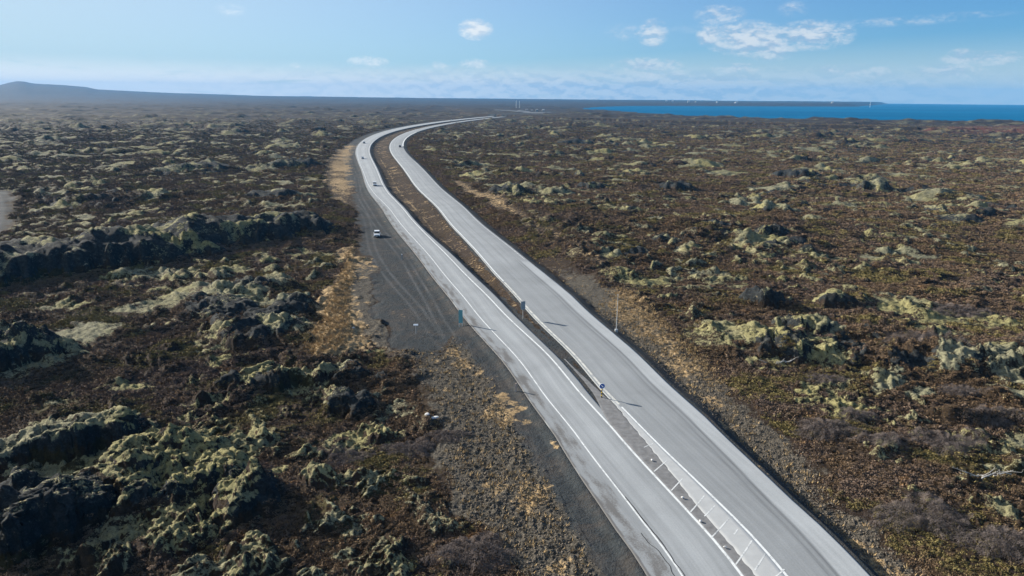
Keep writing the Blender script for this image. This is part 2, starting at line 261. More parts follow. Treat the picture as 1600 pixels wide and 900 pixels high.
# ------------------------------------------------------------------ materials
def material(name):
    m = bpy.data.materials.new(name); m.use_nodes = True
    t = NT(m.node_tree); t.n.clear()
    b = t.add('ShaderNodeBsdfPrincipled'); o = t.add('ShaderNodeOutputMaterial'); t.link(b.outputs[0], o.inputs[0])
    return m, t, b
def plain(name, col, rough=.6, metal=0.0, var=.12, scale=6.0, coat=0.0, spec=.5, bump=0.0):
    m, t, b = material(name)
    pos = t.add('ShaderNodeTexCoord').outputs['Object']
    n = t.noise(pos, scale, 4, .6)
    lo = tuple(max(0, c*(1-var)) for c in col); hi = tuple(min(1, c*(1+var)) for c in col)
    t.link(t.mix(n, lo, hi), b.inputs['Base Color'])
    b.inputs['Roughness'].default_value = rough; b.inputs['Metallic'].default_value = metal
    b.inputs['Coat Weight'].default_value = coat; b.inputs['Specular IOR Level'].default_value = spec
    if bump:
        bp = t.add('ShaderNodeBump'); bp.inputs['Strength'].default_value = bump; bp.inputs['Distance'].default_value = .05
        t.link(n, bp.inputs['Height']); t.link(bp.outputs[0], b.inputs['Normal'])
    return m

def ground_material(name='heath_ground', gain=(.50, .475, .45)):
    m, t, b = material(name)
    geo = t.add('ShaderNodeNewGeometry'); pos = geo.outputs['Position']
    nz_ = t.add('ShaderNodeSeparateXYZ'); t.link(geo.outputs['Normal'], nz_.inputs[0]); flat = t.ss(nz_.outputs[2], .35, .78)   # moss grows on the tops
    a1 = t.add('ShaderNodeAttribute', attribute_name='CoverA'); s1 = t.add('ShaderNodeSeparateColor'); t.link(a1.outputs['Color'], s1.inputs[0])
    a2 = t.add('ShaderNodeAttribute', attribute_name='CoverB'); s2 = t.add('ShaderNodeSeparateColor'); t.link(a2.outputs['Color'], s2.inputs[0])
    moss, grass, gravel, rubble = s1.outputs[0], s1.outputs[1], s1.outputs[2], a1.outputs['Alpha']
    rock, rust, track, olive = s2.outputs[0], s2.outputs[1], s2.outputs[2], a2.outputs['Alpha']
    big = t.noise(pos, .035, 4, .6); mid = t.noise(pos, .22, 5, .62, .6); fine = t.noise(pos, 1.3, 6, .68, .3); tiny = t.noise(pos, 5.0, 4, .7)
    gr = t.m('ADD', t.m('MULTIPLY', fine, .6), t.m('MULTIPLY', tiny, .4))
    if name != 'heath_ground':
        olive = t.ss(t.noise(pos, .075, 4, .6), .40, .66)
    # heather: purple brown, rusty, olive clumps
    h = t.ramp(gr, [(.28, (.012, .009, .006)), (.40, (.038, .027, .018)), (.54, (.085, .061, .040)), (.72, (.170, .130, .086))])
    hr = t.ramp(gr, [(.28, (.016, .009, .004)), (.46, (.078, .044, .017)), (.72, (.180, .112, .046))])
    ho = t.ramp(gr, [(.28, (.014, .012, .005)), (.46, (.066, .056, .024)), (.72, (.155, .136, .064))])
    hp = t.ramp(gr, [(.28, (.016, .012, .011)), (.46, (.060, .045, .038)), (.72, (.130, .104, .086))])
    col = t.mix(t.ss(t.m('ADD', t.m('ADD', mid, t.m('MULTIPLY', t.m('SUBTRACT', big, .5), .9)), t.m('MULTIPLY', t.m('SUBTRACT', fine, .5), .8)), .44, .60), h, hp)
    col = t.mix(t.m('MULTIPLY', t.ss(t.m('ADD', mid, t.m('MULTIPLY', t.m('SUBTRACT', fine, .5), .5)), .54, .68), .62), col, hr)
    col = t.mix(t.ss(t.m('ADD', olive, t.m('MULTIPLY', t.m('SUBTRACT', fine, .5), 2.0)), .45, .85), col, ho)
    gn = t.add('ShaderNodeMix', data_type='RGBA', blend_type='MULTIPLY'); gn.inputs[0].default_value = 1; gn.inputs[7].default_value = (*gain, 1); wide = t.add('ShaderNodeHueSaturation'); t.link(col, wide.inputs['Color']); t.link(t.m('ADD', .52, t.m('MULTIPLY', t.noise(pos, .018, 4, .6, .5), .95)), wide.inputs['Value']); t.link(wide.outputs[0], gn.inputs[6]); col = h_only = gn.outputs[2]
    col = t.mix(t.m('MULTIPLY', rust, .7), col, (.16, .055, .04))
    # bare lava
    rk = t.ramp(gr, [(.32, (.006, .007, .008)), (.5, (.023, .025, .026)), (.7, (.068, .072, .070))])
    col = t.mix(t.ss(t.m('ADD', rock, t.m('MULTIPLY', t.m('SUBTRACT', fine, .5), 1.0)), .4, .62), col, rk)
    # pale woolly moss
    ml = t.ramp(gr, [(.30, (.040, .040, .030)), (.44, (.125, .122, .085)), (.58, (.225, .212, .132)), (.74, (.37, .355, .230))])
    my = t.ramp(gr, [(.30, (.050, .043, .018)), (.44, (.150, .135, .062)), (.58, (.250, .228, .108)), (.74, (.37, .345, .180))])
    mc = t.mix(t.ss(big, .42, .6), ml, my)
    col = t.mix(t.ss(t.m('ADD', t.m('MULTIPLY', moss, flat), t.m('ADD', t.m('MULTIPLY', t.m('SUBTRACT', fine, .5), 2.4), t.m('ADD', t.m('MULTIPLY', t.m('SUBTRACT', mid, .5), 1.2), t.m('MULTIPLY', t.m('SUBTRACT', tiny, .5), 2.2)))), .50, .86), col, mc)
    # rubble and gravel
    rb = t.ramp(t.m('ADD', t.m('MULTIPLY', tiny, .75), t.m('MULTIPLY', fine, .25)), [(.34, (.016, .015, .013)), (.46, (.056, .050, .041)), (.56, (.105, .092, .074)), (.70, (.22, .19, .145))])
    col = t.mix(t.ss(t.m('ADD', rubble, t.m('MULTIPLY', t.m('SUBTRACT', fine, .5), .9)), .42, .62), col, rb)
    gv = t.ramp(gr, [(.3, (.021, .024, .027)), (.5, (.036, .041, .044)), (.7, (.058, .063, .067))])
    gv = t.mix(t.m('MULTIPLY', t.ss(mid, .42, .62), .55), gv, (.064, .055, .049))
    gv = t.mix(t.m('MULTIPLY', t.ss(big, .50, .62), .5), gv, (.027, .032, .035))
    gv = t.mix(t.m('MULTIPLY', t.ss(tiny, .62, .74), .5), gv, (.12, .115, .105))
    gv = t.mix(track, gv, (.15, .155, .16))
    col = t.mix(t.ss(t.m('ADD', gravel, t.m('MULTIPLY', t.m('SUBTRACT', fine, .5), .5)), .35, .65), col, gv)
    # dry grass
    dg = t.ramp(gr, [(.3, (.070, .048, .026)), (.44, (.20, .138, .072)), (.58, (.36, .258, .142)), (.74, (.50, .38, .225))])
    col = t.mix(t.ss(t.m('ADD', grass, t.m('ADD', t.m('MULTIPLY', t.m('SUBTRACT', fine, .5), 2.2), t.m('MULTIPLY', t.m('SUBTRACT', mid, .5), 1.6))), .35, .85), col, dg)
    if name != 'heath_ground':
        col = h_only
    t.link(col, b.inputs['Base Color'])
    b.inputs['Roughness'].default_value = .95; b.inputs['Specular IOR Level'].default_value = .08
    bp = t.add('ShaderNodeBump'); bp.inputs['Strength'].default_value = .8; bp.inputs['Distance'].default_value = .4
    t.link(t.m('ADD', fine, t.m('MULTIPLY', tiny, .45)), bp.inputs['Height']); t.link(bp.outputs[0], b.inputs['Normal'])
    return m

def road_material():
    m, t, b = material('worn_asphalt')
    uv = t.add('ShaderNodeUVMap', uv_map='UVMap').outputs[0]      # metres across, metres along
    at = t.add('ShaderNodeAttribute', attribute_name='Wear'); sp = t.add('ShaderNodeSeparateColor'); t.link(at.outputs['Color'], sp.inputs[0])
    light, dust, dark = sp.outputs[0], sp.outputs[1], sp.outputs[2]
    streak = t.noise(t.mapping(uv, scale=(2.2, .035, 1)), 1.0, 5, .6, 0, '2D')
    streak2 = t.noise(t.mapping(uv, scale=(7.0, .05, 1)), 1.0, 3, .6, 0, '2D')
    patch = t.noise(uv, .12, 5, .6, .3, '2D'); grain = t.noise(uv, 5.0, 4, .75, 0, '2D')
    v = t.m('ADD', t.m('MULTIPLY', t.m('SUBTRACT', streak, .5), .34), t.m('MULTIPLY', t.m('SUBTRACT', streak2, .5), .16))
    v = t.m('ADD', v, t.m('MULTIPLY', t.m('SUBTRACT', patch, .5), .36))
    v = t.m('ADD', v, t.m('MULTIPLY', t.m('SUBTRACT', grain, .5), .34))
    col = t.mix(light, ASPH_D, ASPH_L)
    dn = t.ss(t.m('ADD', dust, t.m('ADD', t.m('MULTIPLY', t.m('SUBTRACT', grain, .5), .7), t.m('MULTIPLY', t.m('SUBTRACT', patch, .5), 1.0))), .35, .75)
    col = t.mix(dn, col, (.115, .112, .110))
    col = t.mix(t.m('MULTIPLY', dark, .62), col, (.055, .058, .064))
    hsv = t.add('ShaderNodeHueSaturation'); t.link(col, hsv.inputs['Color']); t.link(t.m('ADD', 1.0, v), hsv.inputs['Value'])
    t.link(hsv.outputs[0], b.inputs['Base Color'])
    b.inputs['Roughness'].default_value = .8; b.inputs['Specular IOR Level'].default_value = .25
    bp = t.add('ShaderNodeBump'); bp.inputs['Strength'].default_value = .25; bp.inputs['Distance'].default_value = .02
    t.link(grain, bp.inputs['Height']); t.link(bp.outputs[0], b.inputs['Normal'])
    return m
ASPH_D, ASPH_L = (.145, .155, .163), (.310, .326, .338)

def paint_material(name='road_paint', col=(.62, .64, .64), wear=.42):
    m, t, b = material(name)
    pos = t.add('ShaderNodeNewGeometry').outputs['Position']
    n = t.m('ADD', t.m('MULTIPLY', t.noise(pos, .7, 4, .7), .6), t.m('MULTIPLY', t.noise(pos, 6, 3, .7), .4))
    t.link(t.mix(t.ss(n, wear-.10, wear+.10), (.26, .275, .285), col), b.inputs['Base Color'])
    b.inputs['Roughness'].default_value = .7; b.inputs['Specular IOR Level'].default_value = .3
    return m

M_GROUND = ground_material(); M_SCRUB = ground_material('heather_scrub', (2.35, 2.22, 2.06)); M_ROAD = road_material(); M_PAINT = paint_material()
M_FAINT = paint_material('faded_road_paint', (.50, .51, .51), .5)
M_HATCH = paint_material('worn_hatch_paint', (.56, .575, .575), .46)
M_CREAM = paint_material('cream_road_paint', (.54, .535, .49), .46)
M_WHITE = plain('white_paint', (.80, .81, .82), .35, coat=.6, var=.03)
M_DARKCAR = plain('dark_paint', (.025, .028, .034), .3, coat=.7, var=.05)
M_GREYCAR = plain('grey_paint', (.16, .18, .20), .3, coat=.7, var=.05)
M_GLASS = plain('car_glass', (.012, .016, .022), .08, var=.05, spec=.6)
M_TYRE = plain('tyre_rubber', (.018, .018, .019), .85)
M_RIM = plain('alloy', (.45, .46, .47), .3, metal=.8)
M_LAMP = plain('headlamp_glass', (.75, .77, .78), .12, var=.03)
M_TAIL = plain('tail_lamp', (.35, .015, .012), .2)
M_TRIM = plain('black_plastic', (.02, .021, .022), .6)
M_STEEL = plain('galvanised_steel', (.46, .48, .49), .5, metal=.35)
M_BLUE = plain('sign_blue', (.012, .075, .33), .4, var=.05)
M_SIGNW = plain('sign_white', (.82, .83, .84), .4, var=.04)
M_TEAL = plain('sign_teal', (.13, .34, .37), .5, var=.10)
M_SIGNBACK = plain('sign_back_grey', (.20, .25, .28), .5, metal=.3)
M_YELLOW = plain('post_yellow', (.62, .42, .03), .5, var=.06)
M_BLACK = plain('post_black', (.012, .012, .013), .5)
M_TAN = plain('weathered_wood', (.42, .34, .29), .8, scale=14, var=.25)
M_STONE = plain('pale_stone', (.60, .59, .57), .9, scale=5, var=.25, bump=.4)
M_RUBBLE = plain('lava_stones', (.125, .106, .084), .95, scale=1.6, var=.8, spec=.1)
M_TWIG = plain('bare_twigs', (.118, .098, .090), .95, scale=1.2, var=.4, spec=.05)
M_DEADWOOD = plain('bleached_wood', (.42, .40, .37), .9, scale=4, var=.25)
M_STRAW = plain('dry_straw', (.34, .245, .13), .95, scale=.5, var=.45, spec=.05)
M_HEATH = plain('heather_twigs', (.058, .040, .030), .95, scale=.35, var=.75, spec=.05)
M_WALL = plain('painted_wall', (.27, .27, .27), .7, scale=.05, var=.08)
M_ROOF = plain('grey_roof', (.24, .25, .27), .6, scale=.05)
M_WIN = plain('window_glass', (.05, .06, .07), .15)

# ------------------------------------------------------------------ noise
def _hash(ix, iy, seed):
    with np.errstate(over='ignore'):
        h = ix.astype(np.uint32)*np.uint32(374761393) + iy.astype(np.uint32)*np.uint32(668265263) + np.uint32((seed*2246822519) & 0xffffffff)
        h = (h ^ (h >> np.uint32(13)))*np.uint32(1274126177)
        return h ^ (h >> np.uint32(16))
_ang = np.linspace(0, 2*PI, 64, endpoint=False); GX, GY = np.cos(_ang).astype(np.float32), np.sin(_ang).astype(np.float32)
def noise(x, y, lam, seed):
    x = x/lam + seed*17.37; y = y/lam - seed*9.13
    fx, fy = np.floor(x), np.floor(y); ix, iy = fx.astype(np.int64), fy.astype(np.int64)
    u, v = (x-fx).astype(np.float32), (y-fy).astype(np.float32)
    r = 0
    su, sv = u*u*u*(u*(u*6-15)+10), v*v*v*(v*(v*6-15)+10)
    def g(dx, dy):
        h = _hash(ix+dx, iy+dy, seed) & np.uint32(63)
        return GX[h]*(u-dx) + GY[h]*(v-dy)
    a = g(0,0); a = a + su*(g(1,0)-a); b = g(0,1); b = b + su*(g(1,1)-b)
    return (a + sv*(b-a))*1.5                                     # about -1..1
def fbm(x, y, lam, seed, octs=4, gain=.5, sp=None):
    out = np.zeros(x.shape, np.float32); amp = 1.0
    for k in range(octs):
        q = noise(x, y, lam, seed+k)*amp
        if sp is not None: q = q*np.clip((lam/sp-1.6)/2, 0, 1)
        out += q; lam *= .5; amp *= gain
    return out
def billow(x, y, lam, seed, octs, sp, gain=.5):
    """rounded humps with sharp creases, mean near zero"""
    out = np.zeros(x.shape, np.float32); amp = 1.0
    for k in range(octs):
        q = (np.abs(noise(x, y, lam, seed+k))*2 - .55)*amp
        out += q*np.clip((lam/sp-1.6)/2, 0, 1); lam *= .5; amp *= gain
    return out
def sst(x, a, b):
    t = np.clip((x-a)/(b-a), 0, 1); return t*t*(3-2*t)
def polydist(x, y, poly):
    """signed distance, negative inside"""
    P = np.array(poly, np.float64); d = np.full(x.shape, 1e12); ins = np.zeros(x.shape, bool)
    n = len(P)
    for i in range(n):
        a, b = P[i], P[(i+1) % n]; e = b-a; L = max(e@e, 1e-9)
        wx, wy = x-a[0], y-a[1]
        t = np.clip((wx*e[0]+wy*e[1])/L, 0, 1)
        d = np.minimum(d, (wx-e[0]*t)**2 + (wy-e[1]*t)**2)
        c = (a[1] > y) != (b[1] > y)
        if e[1] != 0:
            xi = a[0] + (y-a[1])*e[0]/e[1]
            ins ^= c & (x < xi)
    d = np.sqrt(d); return np.where(ins, -d, d)

# ------------------------------------------------------------------ road frame: s along, d across (right positive), zero on the right road's left line
_q = np.array(ROAD_REF)
_s = np.concatenate([np.arange(-51, 200, 1.0), np.arange(200, 600, 3.0), np.arange(600, float(_q[-1, 0]), 8.0)])
REF = np.c_[np.interp(_s, _q[:, 0], _q[:, 1]), np.interp(_s, _q[:, 0], _q[:, 2])]
_t = np.gradient(REF, axis=0); _t /= np.hypot(_t[:, 0], _t[:, 1])[:, None]
for _k in range(3): _t[1:-1] = (_t[:-2] + 2*_t[1:-1] + _t[2:])/4
_t /= np.hypot(_t[:, 0], _t[:, 1])[:, None]; TAN = _t; NRM = np.c_[_t[:, 1], -_t[:, 0]]
def off(tab, s): return np.interp(s, STN, tab)
def road_xy(s, d):
    s = np.asarray(s, float); d = np.asarray(d, float)
    return (np.interp(s, _s, REF[:, 0]) + d*np.interp(s, _s, NRM[:, 0]), np.interp(s, _s, REF[:, 1]) + d*np.interp(s, _s, NRM[:, 1]))
def road_sd(x, y):
    """frame coordinates, only exact within about 120 m of the road"""
    n = x.size; s = np.zeros(n); d = np.full(n, 999.0)
    cx = np.interp(y, REF[:, 1], REF[:, 0])
    near = np.where((np.abs(x-cx) < 190) & (y < REF[-1, 1] + 60))[0]
    R = REF.astype(np.float32)
    for c in range(0, len(near), 40000):
        i = near[c:c+40000]
        px, py = x[i].astype(np.float32), y[i].astype(np.float32)
        lo = max(0, np.searchsorted(R[:, 1], py.min()-160)); hi = min(len(R), np.searchsorted(R[:, 1], py.max()+160)+1)
        if hi-lo < 2: continue
        Q = R[lo:hi]
        D = (px[:, None]-Q[None, :, 0])**2 + (py[:, None]-Q[None, :, 1])**2
        j = D.argmin(1) + lo
        wx, wy = x[i]-REF[j, 0], y[i]-REF[j, 1]
        s[i] = _s[j] + wx*TAN[j, 0] + wy*TAN[j, 1]; d[i] = wx*NRM[j, 0] + wy*NRM[j, 1]
        end = (j == len(REF)-1) & (wx*TAN[j, 0] + wy*TAN[j, 1] > 6); d[i[end]] = 999
    return s, d

# ------------------------------------------------------------------ the land: height and cover at any point
def land(x, y, sp):
    x = np.asarray(x, np.float64); y = np.asarray(y, np.float64); sp = np.maximum(np.asarray(sp, np.float64), .05)
    D = np.hypot(x, y); az = np.degrees(np.arctan2(x, y))
    n = x.size
    # rolling lava heath
    base = fbm(x, y, 160, 1, 3, .5, sp)*1.1
    field = fbm(x, y, 70, 11, 3, .55, sp) + .35*fbm(x, y, 400, 15, 2)
    rough = sst(field, .02, .55)
    far = sst(D, 250, 1200)
    wx, wy = x + 5*noise(x, y, 22, 31), y + 5*noise(x, y, 22, 32)
    hump = np.maximum(fbm(wx, wy*1.25, 34, 21, 3, .55, sp), 0)*2.4
    lava = rough*(.7 + billow(wx, wy, 11, 41, 5, sp, .62)*1.25) + hump*(.45+.55*rough)
    lava *= (1 + .9*far)
    ridge = np.maximum(fbm(x, y*2.2, 260, 51, 3, .5, sp), .0)*(2.0 + 5.5*far)
    h = base - .9 + lava + ridge*.8
    rockness = rough*sst(billow(wx, wy, 9, 61, 3, sp), -.1, .5)
    raised = lava + .35*hump
    moss = sst(fbm(x, y, 24, 71, 5, .68, sp) + .38*np.clip(raised-.7, -1, 1.8) + .22*noise(x, y, 150, 77) + .16, .20, .95)
    knob = np.maximum(billow(x + 2*noise(x, y, 6, 781), y + 2*noise(x, y, 6, 782), 7.5, 783, 4, sp, .62) + .5*fbm(x, y, 45, 787, 3, .5, sp) - .12, 0)
    h = h + knob*1.2; moss = np.maximum(moss, .85*sst(knob + .25*fbm(x, y, 5, 791, 3, .6, sp), .12, .55)*sst(fbm(x, y, 60, 795, 3, .5, sp), -.55, .25))
    # named outcrops
    oid = np.full(n, -1, np.int32); best = np.zeros(n); oh = np.zeros(n)
    for k, (lab, els, mo) in enumerate(OUTCROPS):
        acc = np.zeros(n)
        for (cx, cy, a, bf, bb, Hh, rg) in els:
            sel = np.where((np.abs(x-cx) < a*2) & (y > cy-bf*2.2) & (y < cy+bb*2.2))[0]
            if not len(sel): continue
            xs, ys = x[sel], y[sel]; th = math.atan2(cx, cy)
            c_, s_ = math.cos(th), math.sin(th)
            u = (xs-cx)*c_ - (ys-cy)*s_; v = (xs-cx)*s_ + (ys-cy)*c_
            u = u + .22*a*noise(xs, ys, max(a*.55, 5), 81+k); v = v + min(bf, 6)*(.60*noise(xs, ys, max(a*.35, 3.5), 91+k) + .45*noise(xs, ys, 2.6, 95+k))
            r = np.sqrt((u/a)**2 + (v/np.where(v < 0, bf, bb))**2)
            prof = 1 - sst(r, .30, 1.0)
            ssp = sp[sel]
            wq, we = xs + 1.6*noise(xs, ys, 4, 141+k), ys + 1.6*noise(xs, ys, 4, 161+k)
            tex = billow(wq, we, 5.5, 101+k, 5, ssp, .66)*rg*.85 + fbm(xs, ys, 15, 131+k, 3, .55, ssp)*.55
            prof = prof**.8; hh = prof*Hh*.78*(.90 + .30*noise(xs, ys, max(a*.5, 5), 97+k))*(1.0 + .42*tex*sst(prof, .02, .5))
            acc[sel] = np.maximum(acc[sel], hh)
        win = acc > np.maximum(best, 0.12)
        oid[win] = k; moss = np.where(acc > .1, np.maximum(moss*.5, sst(fbm(x, y, 11, 171, 3, .6, sp) + (mo-.45)*1.5 + .25*(acc/4), .05, .5)), moss)
        rockness = np.where(acc > .1, np.maximum(rockness*.4, sst(acc, .2, .9)*(.95-.35*mo)), rockness)
        best = np.maximum(best, acc)
    h = h*(1-.75*sst(best, 0, 1.2)) + best
    moss = moss*(1-.35*sst(D, 350, 1200))*(1-.45*sst(D, 1000, 3000))
    # flat yellow moss carpets
    for k, (cx, cy, a, b) in enumerate(MOSS):
        sel = np.where((np.abs(x-cx) < a*2) & (np.abs(y-cy) < b*2.5))[0]
        if not len(sel): continue
        xs, ys = x[sel], y[sel]
        r = np.hypot((xs-cx)/a, (ys-cy)/b) + .60*noise(xs, ys, max(a*.6, 2.5), 201+k) + .40*noise(xs, ys, 1.8, 231) + .2*noise(xs, ys, .8, 232)
        q = 1-sst(r, .45, 1.15)
        q = q*np.clip(.80 + .75*noise(xs, ys, 3.4, 233) + .35*noise(xs, ys, 1.3, 234), .1, 1)
        moss[sel] = np.maximum(moss[sel], q); rockness[sel] *= 1-q
        h[sel] += .22*q
    # heather tussocks
    tw, tv = x + .7*noise(x, y, 1.9, 255), y + .7*noise(x, y, 1.9, 256)
    tuss = billow(tw, tv, 2.4, 251, 4, sp, .68)*.22*(.6 + .8*sst(fbm(x, y, 18, 258, 2, .5, sp), -.3, .4)) + fbm(x, y, .7, 261, 2, .6, sp)*.06
    tuss = tuss*(1 + .6*np.maximum(sst(moss, .3, .8), rough))
    olive = sst(fbm(x, y, 20, 271, 4, .6, sp) - .2*raised, .12, .6)
    # named areas
    f7, f2 = np.clip((7/sp-1.6)/2, 0, 1), np.clip((2/sp-1.6)/2, 0, 1)
    jx = x + 2.2*f7*noise(x, y, 7, 281) + .8*f2*noise(x, y, 2, 282) + 2.5*noise(x, y, 30, 285); jy = y + 2.2*f7*noise(x, y, 7, 283) + .8*f2*noise(x, y, 2, 284)
    area = {}
    sel = np.where((D < 1800) & (x > -330) & (x < 130))[0]
    for kname, poly in AREAS.items():
        q = np.full(n, 99.0)
        if kname in ('redheath', 'apron'): q = polydist(x, y, poly)
        else: q[sel] = polydist(jx[sel], jy[sel], poly)
        area[kname] = q
    lay = 1-sst(area['layby'] + 3.0*noise(x, y, 9, 347)*sst(150-y, 0, 25), -3.5, 2.5); trk = 1-sst(area['track'] + 3*noise(x, y, 14, 359), -9, -1); apr = (1-sst(area['apron'], -10, 12))*np.clip(.8+.5*noise(x, y, 60, 345), 0, 1)
    rub = np.maximum(np.maximum(1-sst(area['leftrubble'], -2.5, 2), (1-sst(area['rightrubble'], -2.5, 2))*(1-sst(D, 120, 215))), (1-sst(area['leftrubble2'], -1.5, 1.5)))
    gra = np.maximum((1-sst(area['grass1'], -10, 8))*(.82+.55*noise(x, y, 18, 346)), 1.15*(1-sst(area['grass2'], -2.5, 2.5)))
    gra = np.maximum(gra, .60*(1-sst(area['rightgrass'], -4, 3))); gra = np.maximum(gra, .58*(1-sst(area['rightgrass2'], -4, 3)))
    # the road corridor
    s, d = road_sd(x, y)
    LP, LE, RP = off(OFF_LP, s), off(OFF_LE, s), off(OFF_RP, s)
    on = d < 900
    # embankment slopes
    ul, ur = LP-d, d-RP
    zl = -.015 - .42*sst(ul, .2, 1.6) - .25*sst(ul, 2, 9)
    zr = -.06 - np.minimum(np.maximum(ur-.5, 0)*(.40 + .35*(1-sst(s, 8, 40)) + .10*noise(s, 0*s, 14, 348)), 1.25) + .35*sst(ur, 3, 10)
    um = d-LE; wm = np.maximum(-.55-LE, .5)
    dep = np.clip(.26*wm, .0, 1.25)*sst(s, 62, 120)
    zm = -.06 - np.minimum(np.maximum(um-.2, 0)*(.46 + .12*noise(s, 0*s, 11, 349)), dep)*(1-sst(um/wm, .42, 1.0))
    zc = np.where(d < LP, zl, np.where(d < LE, -.10, np.where(d < -.5, zm, np.where(d < RP, -.10, zr))))
    w = np.where(d < LP, 1-sst(ul, 6, 24), np.where(d > RP, 1-sst(ur, 4, 22), 1.0))*on
    w = np.maximum(w, lay)
    z_lay = -.45 + 0*x
    zc = np.where(on & (d < LP), zc + (z_lay-.18*sst(ul, .3, 2.0)-zc)*np.maximum(lay*sst(ul, 0, 2), sst(ul, 10, 20)), np.where(on, zc, z_lay))
    wig = np.where(on & ((ul > 3) | (ur > 2.4)), .10*fbm(x, y, 3.0, 301, 3, .6, sp), 0)*(1-lay*.8) + np.where(on & (um > 1.5) & (d < -1.5), .12*fbm(x, y, 2, 305, 2, .6, sp), 0)*sst(s, 60, 80)
    flat = np.maximum(w, .93*trk); flat = np.maximum(flat, .55*gra); flat = np.maximum(flat, .85*rub)
    zz = np.where(w > .001, zc + wig, -.6)
    h = h*(1-flat) + zz*flat
    kill = np.clip(1-1.15*w, 0, 1)
    h = h + tuss*np.maximum(kill*(1-lay)*(1-trk)*(1-.5*rub), .0) + rub*(1-lay)*np.where(on & (ul > 4) | (ur > 3), .14*billow(x, y, .9, 311, 2, sp, .6), 0)
    h = h + .22*gra*billow(x, y, 1.4, 321, 2, sp, .6)
    # grassy rise beside the lay-by
    h = h + .5*(1-sst(area['grass2'], -3, 2))*sst(s, -50, 0)
    oid = np.where((flat > .5) | (best < .25), -1, oid)
    clean = 1-flat
    moss, rockness, olive = moss*clean*(1-rub)*(1-gra), rockness*clean*(1-rub)*(1-gra), olive*clean
    edge = fbm(x, y, 4, 331, 3, .6, sp)*1.0
    verge_l = on*(1-sst(ul+edge, 3.0, 5.5))*(d < LP+.6)*(.55+.45*sst(s, -40, 120)) 
    verge_l = np.maximum(verge_l, on*(d < LP+.6)*(1-sst(ul+edge, 6, 12))*sst(s, 250, 330))
    verge_r = on*(1-sst(ur+edge*.6, 1.6, 3.2))*(d > RP-.6)
    med = on*(d > LE-.6)*(d < .2)
    med_gravel = med*np.maximum(1-sst(s + 3*noise(x, y, 3, 357), 36, 62), np.maximum(1-sst(um+edge*.5, 1.0, 2.4), .75*(1-sst(-d+edge*.4, .8, 1.8))))
    gravel = np.maximum.reduce([lay, .9*trk, apr, verge_l, verge_r, med_gravel, on*(d > LP-.5)*(d < LE+.5), on*(d > -.6)*(d < RP+.3)])
    line = med*np.exp(-((um/wm-.40)/.045)**2)*sst(s, 95, 115)*(.50+.5*noise(x, y, 9, 341))
    gra = np.maximum(gra, med*(1-gravel)*sst(s, 44, 62)*(.24+.34*noise(x, y, 8, 351)))
    gra = np.maximum(gra, line)*(1-lay)*(1-trk)
    gra = np.maximum(gra, .75*sst(rub, .4, .9)*sst(fbm(x, y, 7, 361, 3, .6, sp), .30, .62))
    rub = rub*(1-lay)*np.where(on & (d > LP-1) & (d < RP+1), 0, 1)
    # wheel marks on the side track
    tr = np.zeros(n)
    sel = np.where(trk > .05)[0]
    if len(sel):
        P = np.array(TRACK); dd = np.full(len(sel), 1e9)
        for a, b in zip(P[:-1], P[1:]):
            e = b-a; t_ = np.clip(((x[sel]-a[0])*e[0]+(y[sel]-a[1])*e[1])/(e@e), 0, 1)
            dd = np.minimum(dd, np.hypot(x[sel]-a[0]-e[0]*t_, y[sel]-a[1]-e[1]*t_))
        tr[sel] = (np.exp(-((dd-2.0)/1.1)**2) + .6*np.exp(-((dd-6.5)/1.3)**2))*trk[sel]
    tr = np.maximum(tr*.28, apr)
    rut = lay*on*(G2(ul, 3.2+.8*np.sin(s*.035), .28) + G2(ul, 5.0+.8*np.sin(s*.035), .28) + .8*G2(ul, 7.6+1.6*np.sin(s*.05+1), .3) + .8*G2(ul, 9.4+1.6*np.sin(s*.05+1), .3))
    tr = np.maximum(tr, rut*(.30+.25*noise(x, y, 12, 353)))
    rust = 1-sst(area['redheath'], -20, 25)
    rust = rust*(.5+.5*noise(x, y, 40, 371))
    # far shape: gentle rise inland, the mountain, the bay
    h = h + 32*sst(D, 2600, 9000)*(.75+.25*fbm(x, y, 2600, 381, 3)) 
    mt = np.interp(az, [-60, -48, -42, -38, -36, -35.1, -34.5, -34.1, -33.7, -33.3, -31.6, -30.3, -29.7, -25.8, -19.3, -10, -4, 4], [50, 70, 85, 95, 104, 116, 142, 154, 151, 138, 122, 106, 84, 50, 16, 8, 4, 0])
    mt = mt*(1 + .02*fbm(az*40, D*.01, 60, 391, 3))
    h = h + mt*sst(D, 5200, 9600)*(.9+.1*fbm(x, y, 900, 395, 4))
    bay = np.full(n, 1e5); sel = np.where(D > 1000)[0]
    if len(sel): bay[sel] = polydist(x[sel] + 30*noise(x[sel], y[sel], 160, 401), y[sel] + 30*noise(x[sel], y[sel], 160, 403), BAY)
    inl = sst(bay, -10, 140)
    h = np.where(bay < 400, (h+3.0)*inl - 3.0 + np.clip(bay, -400, 0)*.02 - .6*(bay < 0), h)
    h = np.where((bay > 0) & (bay < 600), np.maximum(h, -3 + .012*bay), h)
    shore = sst(-bay, -60, 10)
    A = np.stack([moss, gra, gravel, rub], 1); B = np.stack([rockness, rust, tr, olive], 1)
    return h, np.clip(A, 0, 1), np.clip(B, 0, 1), oid

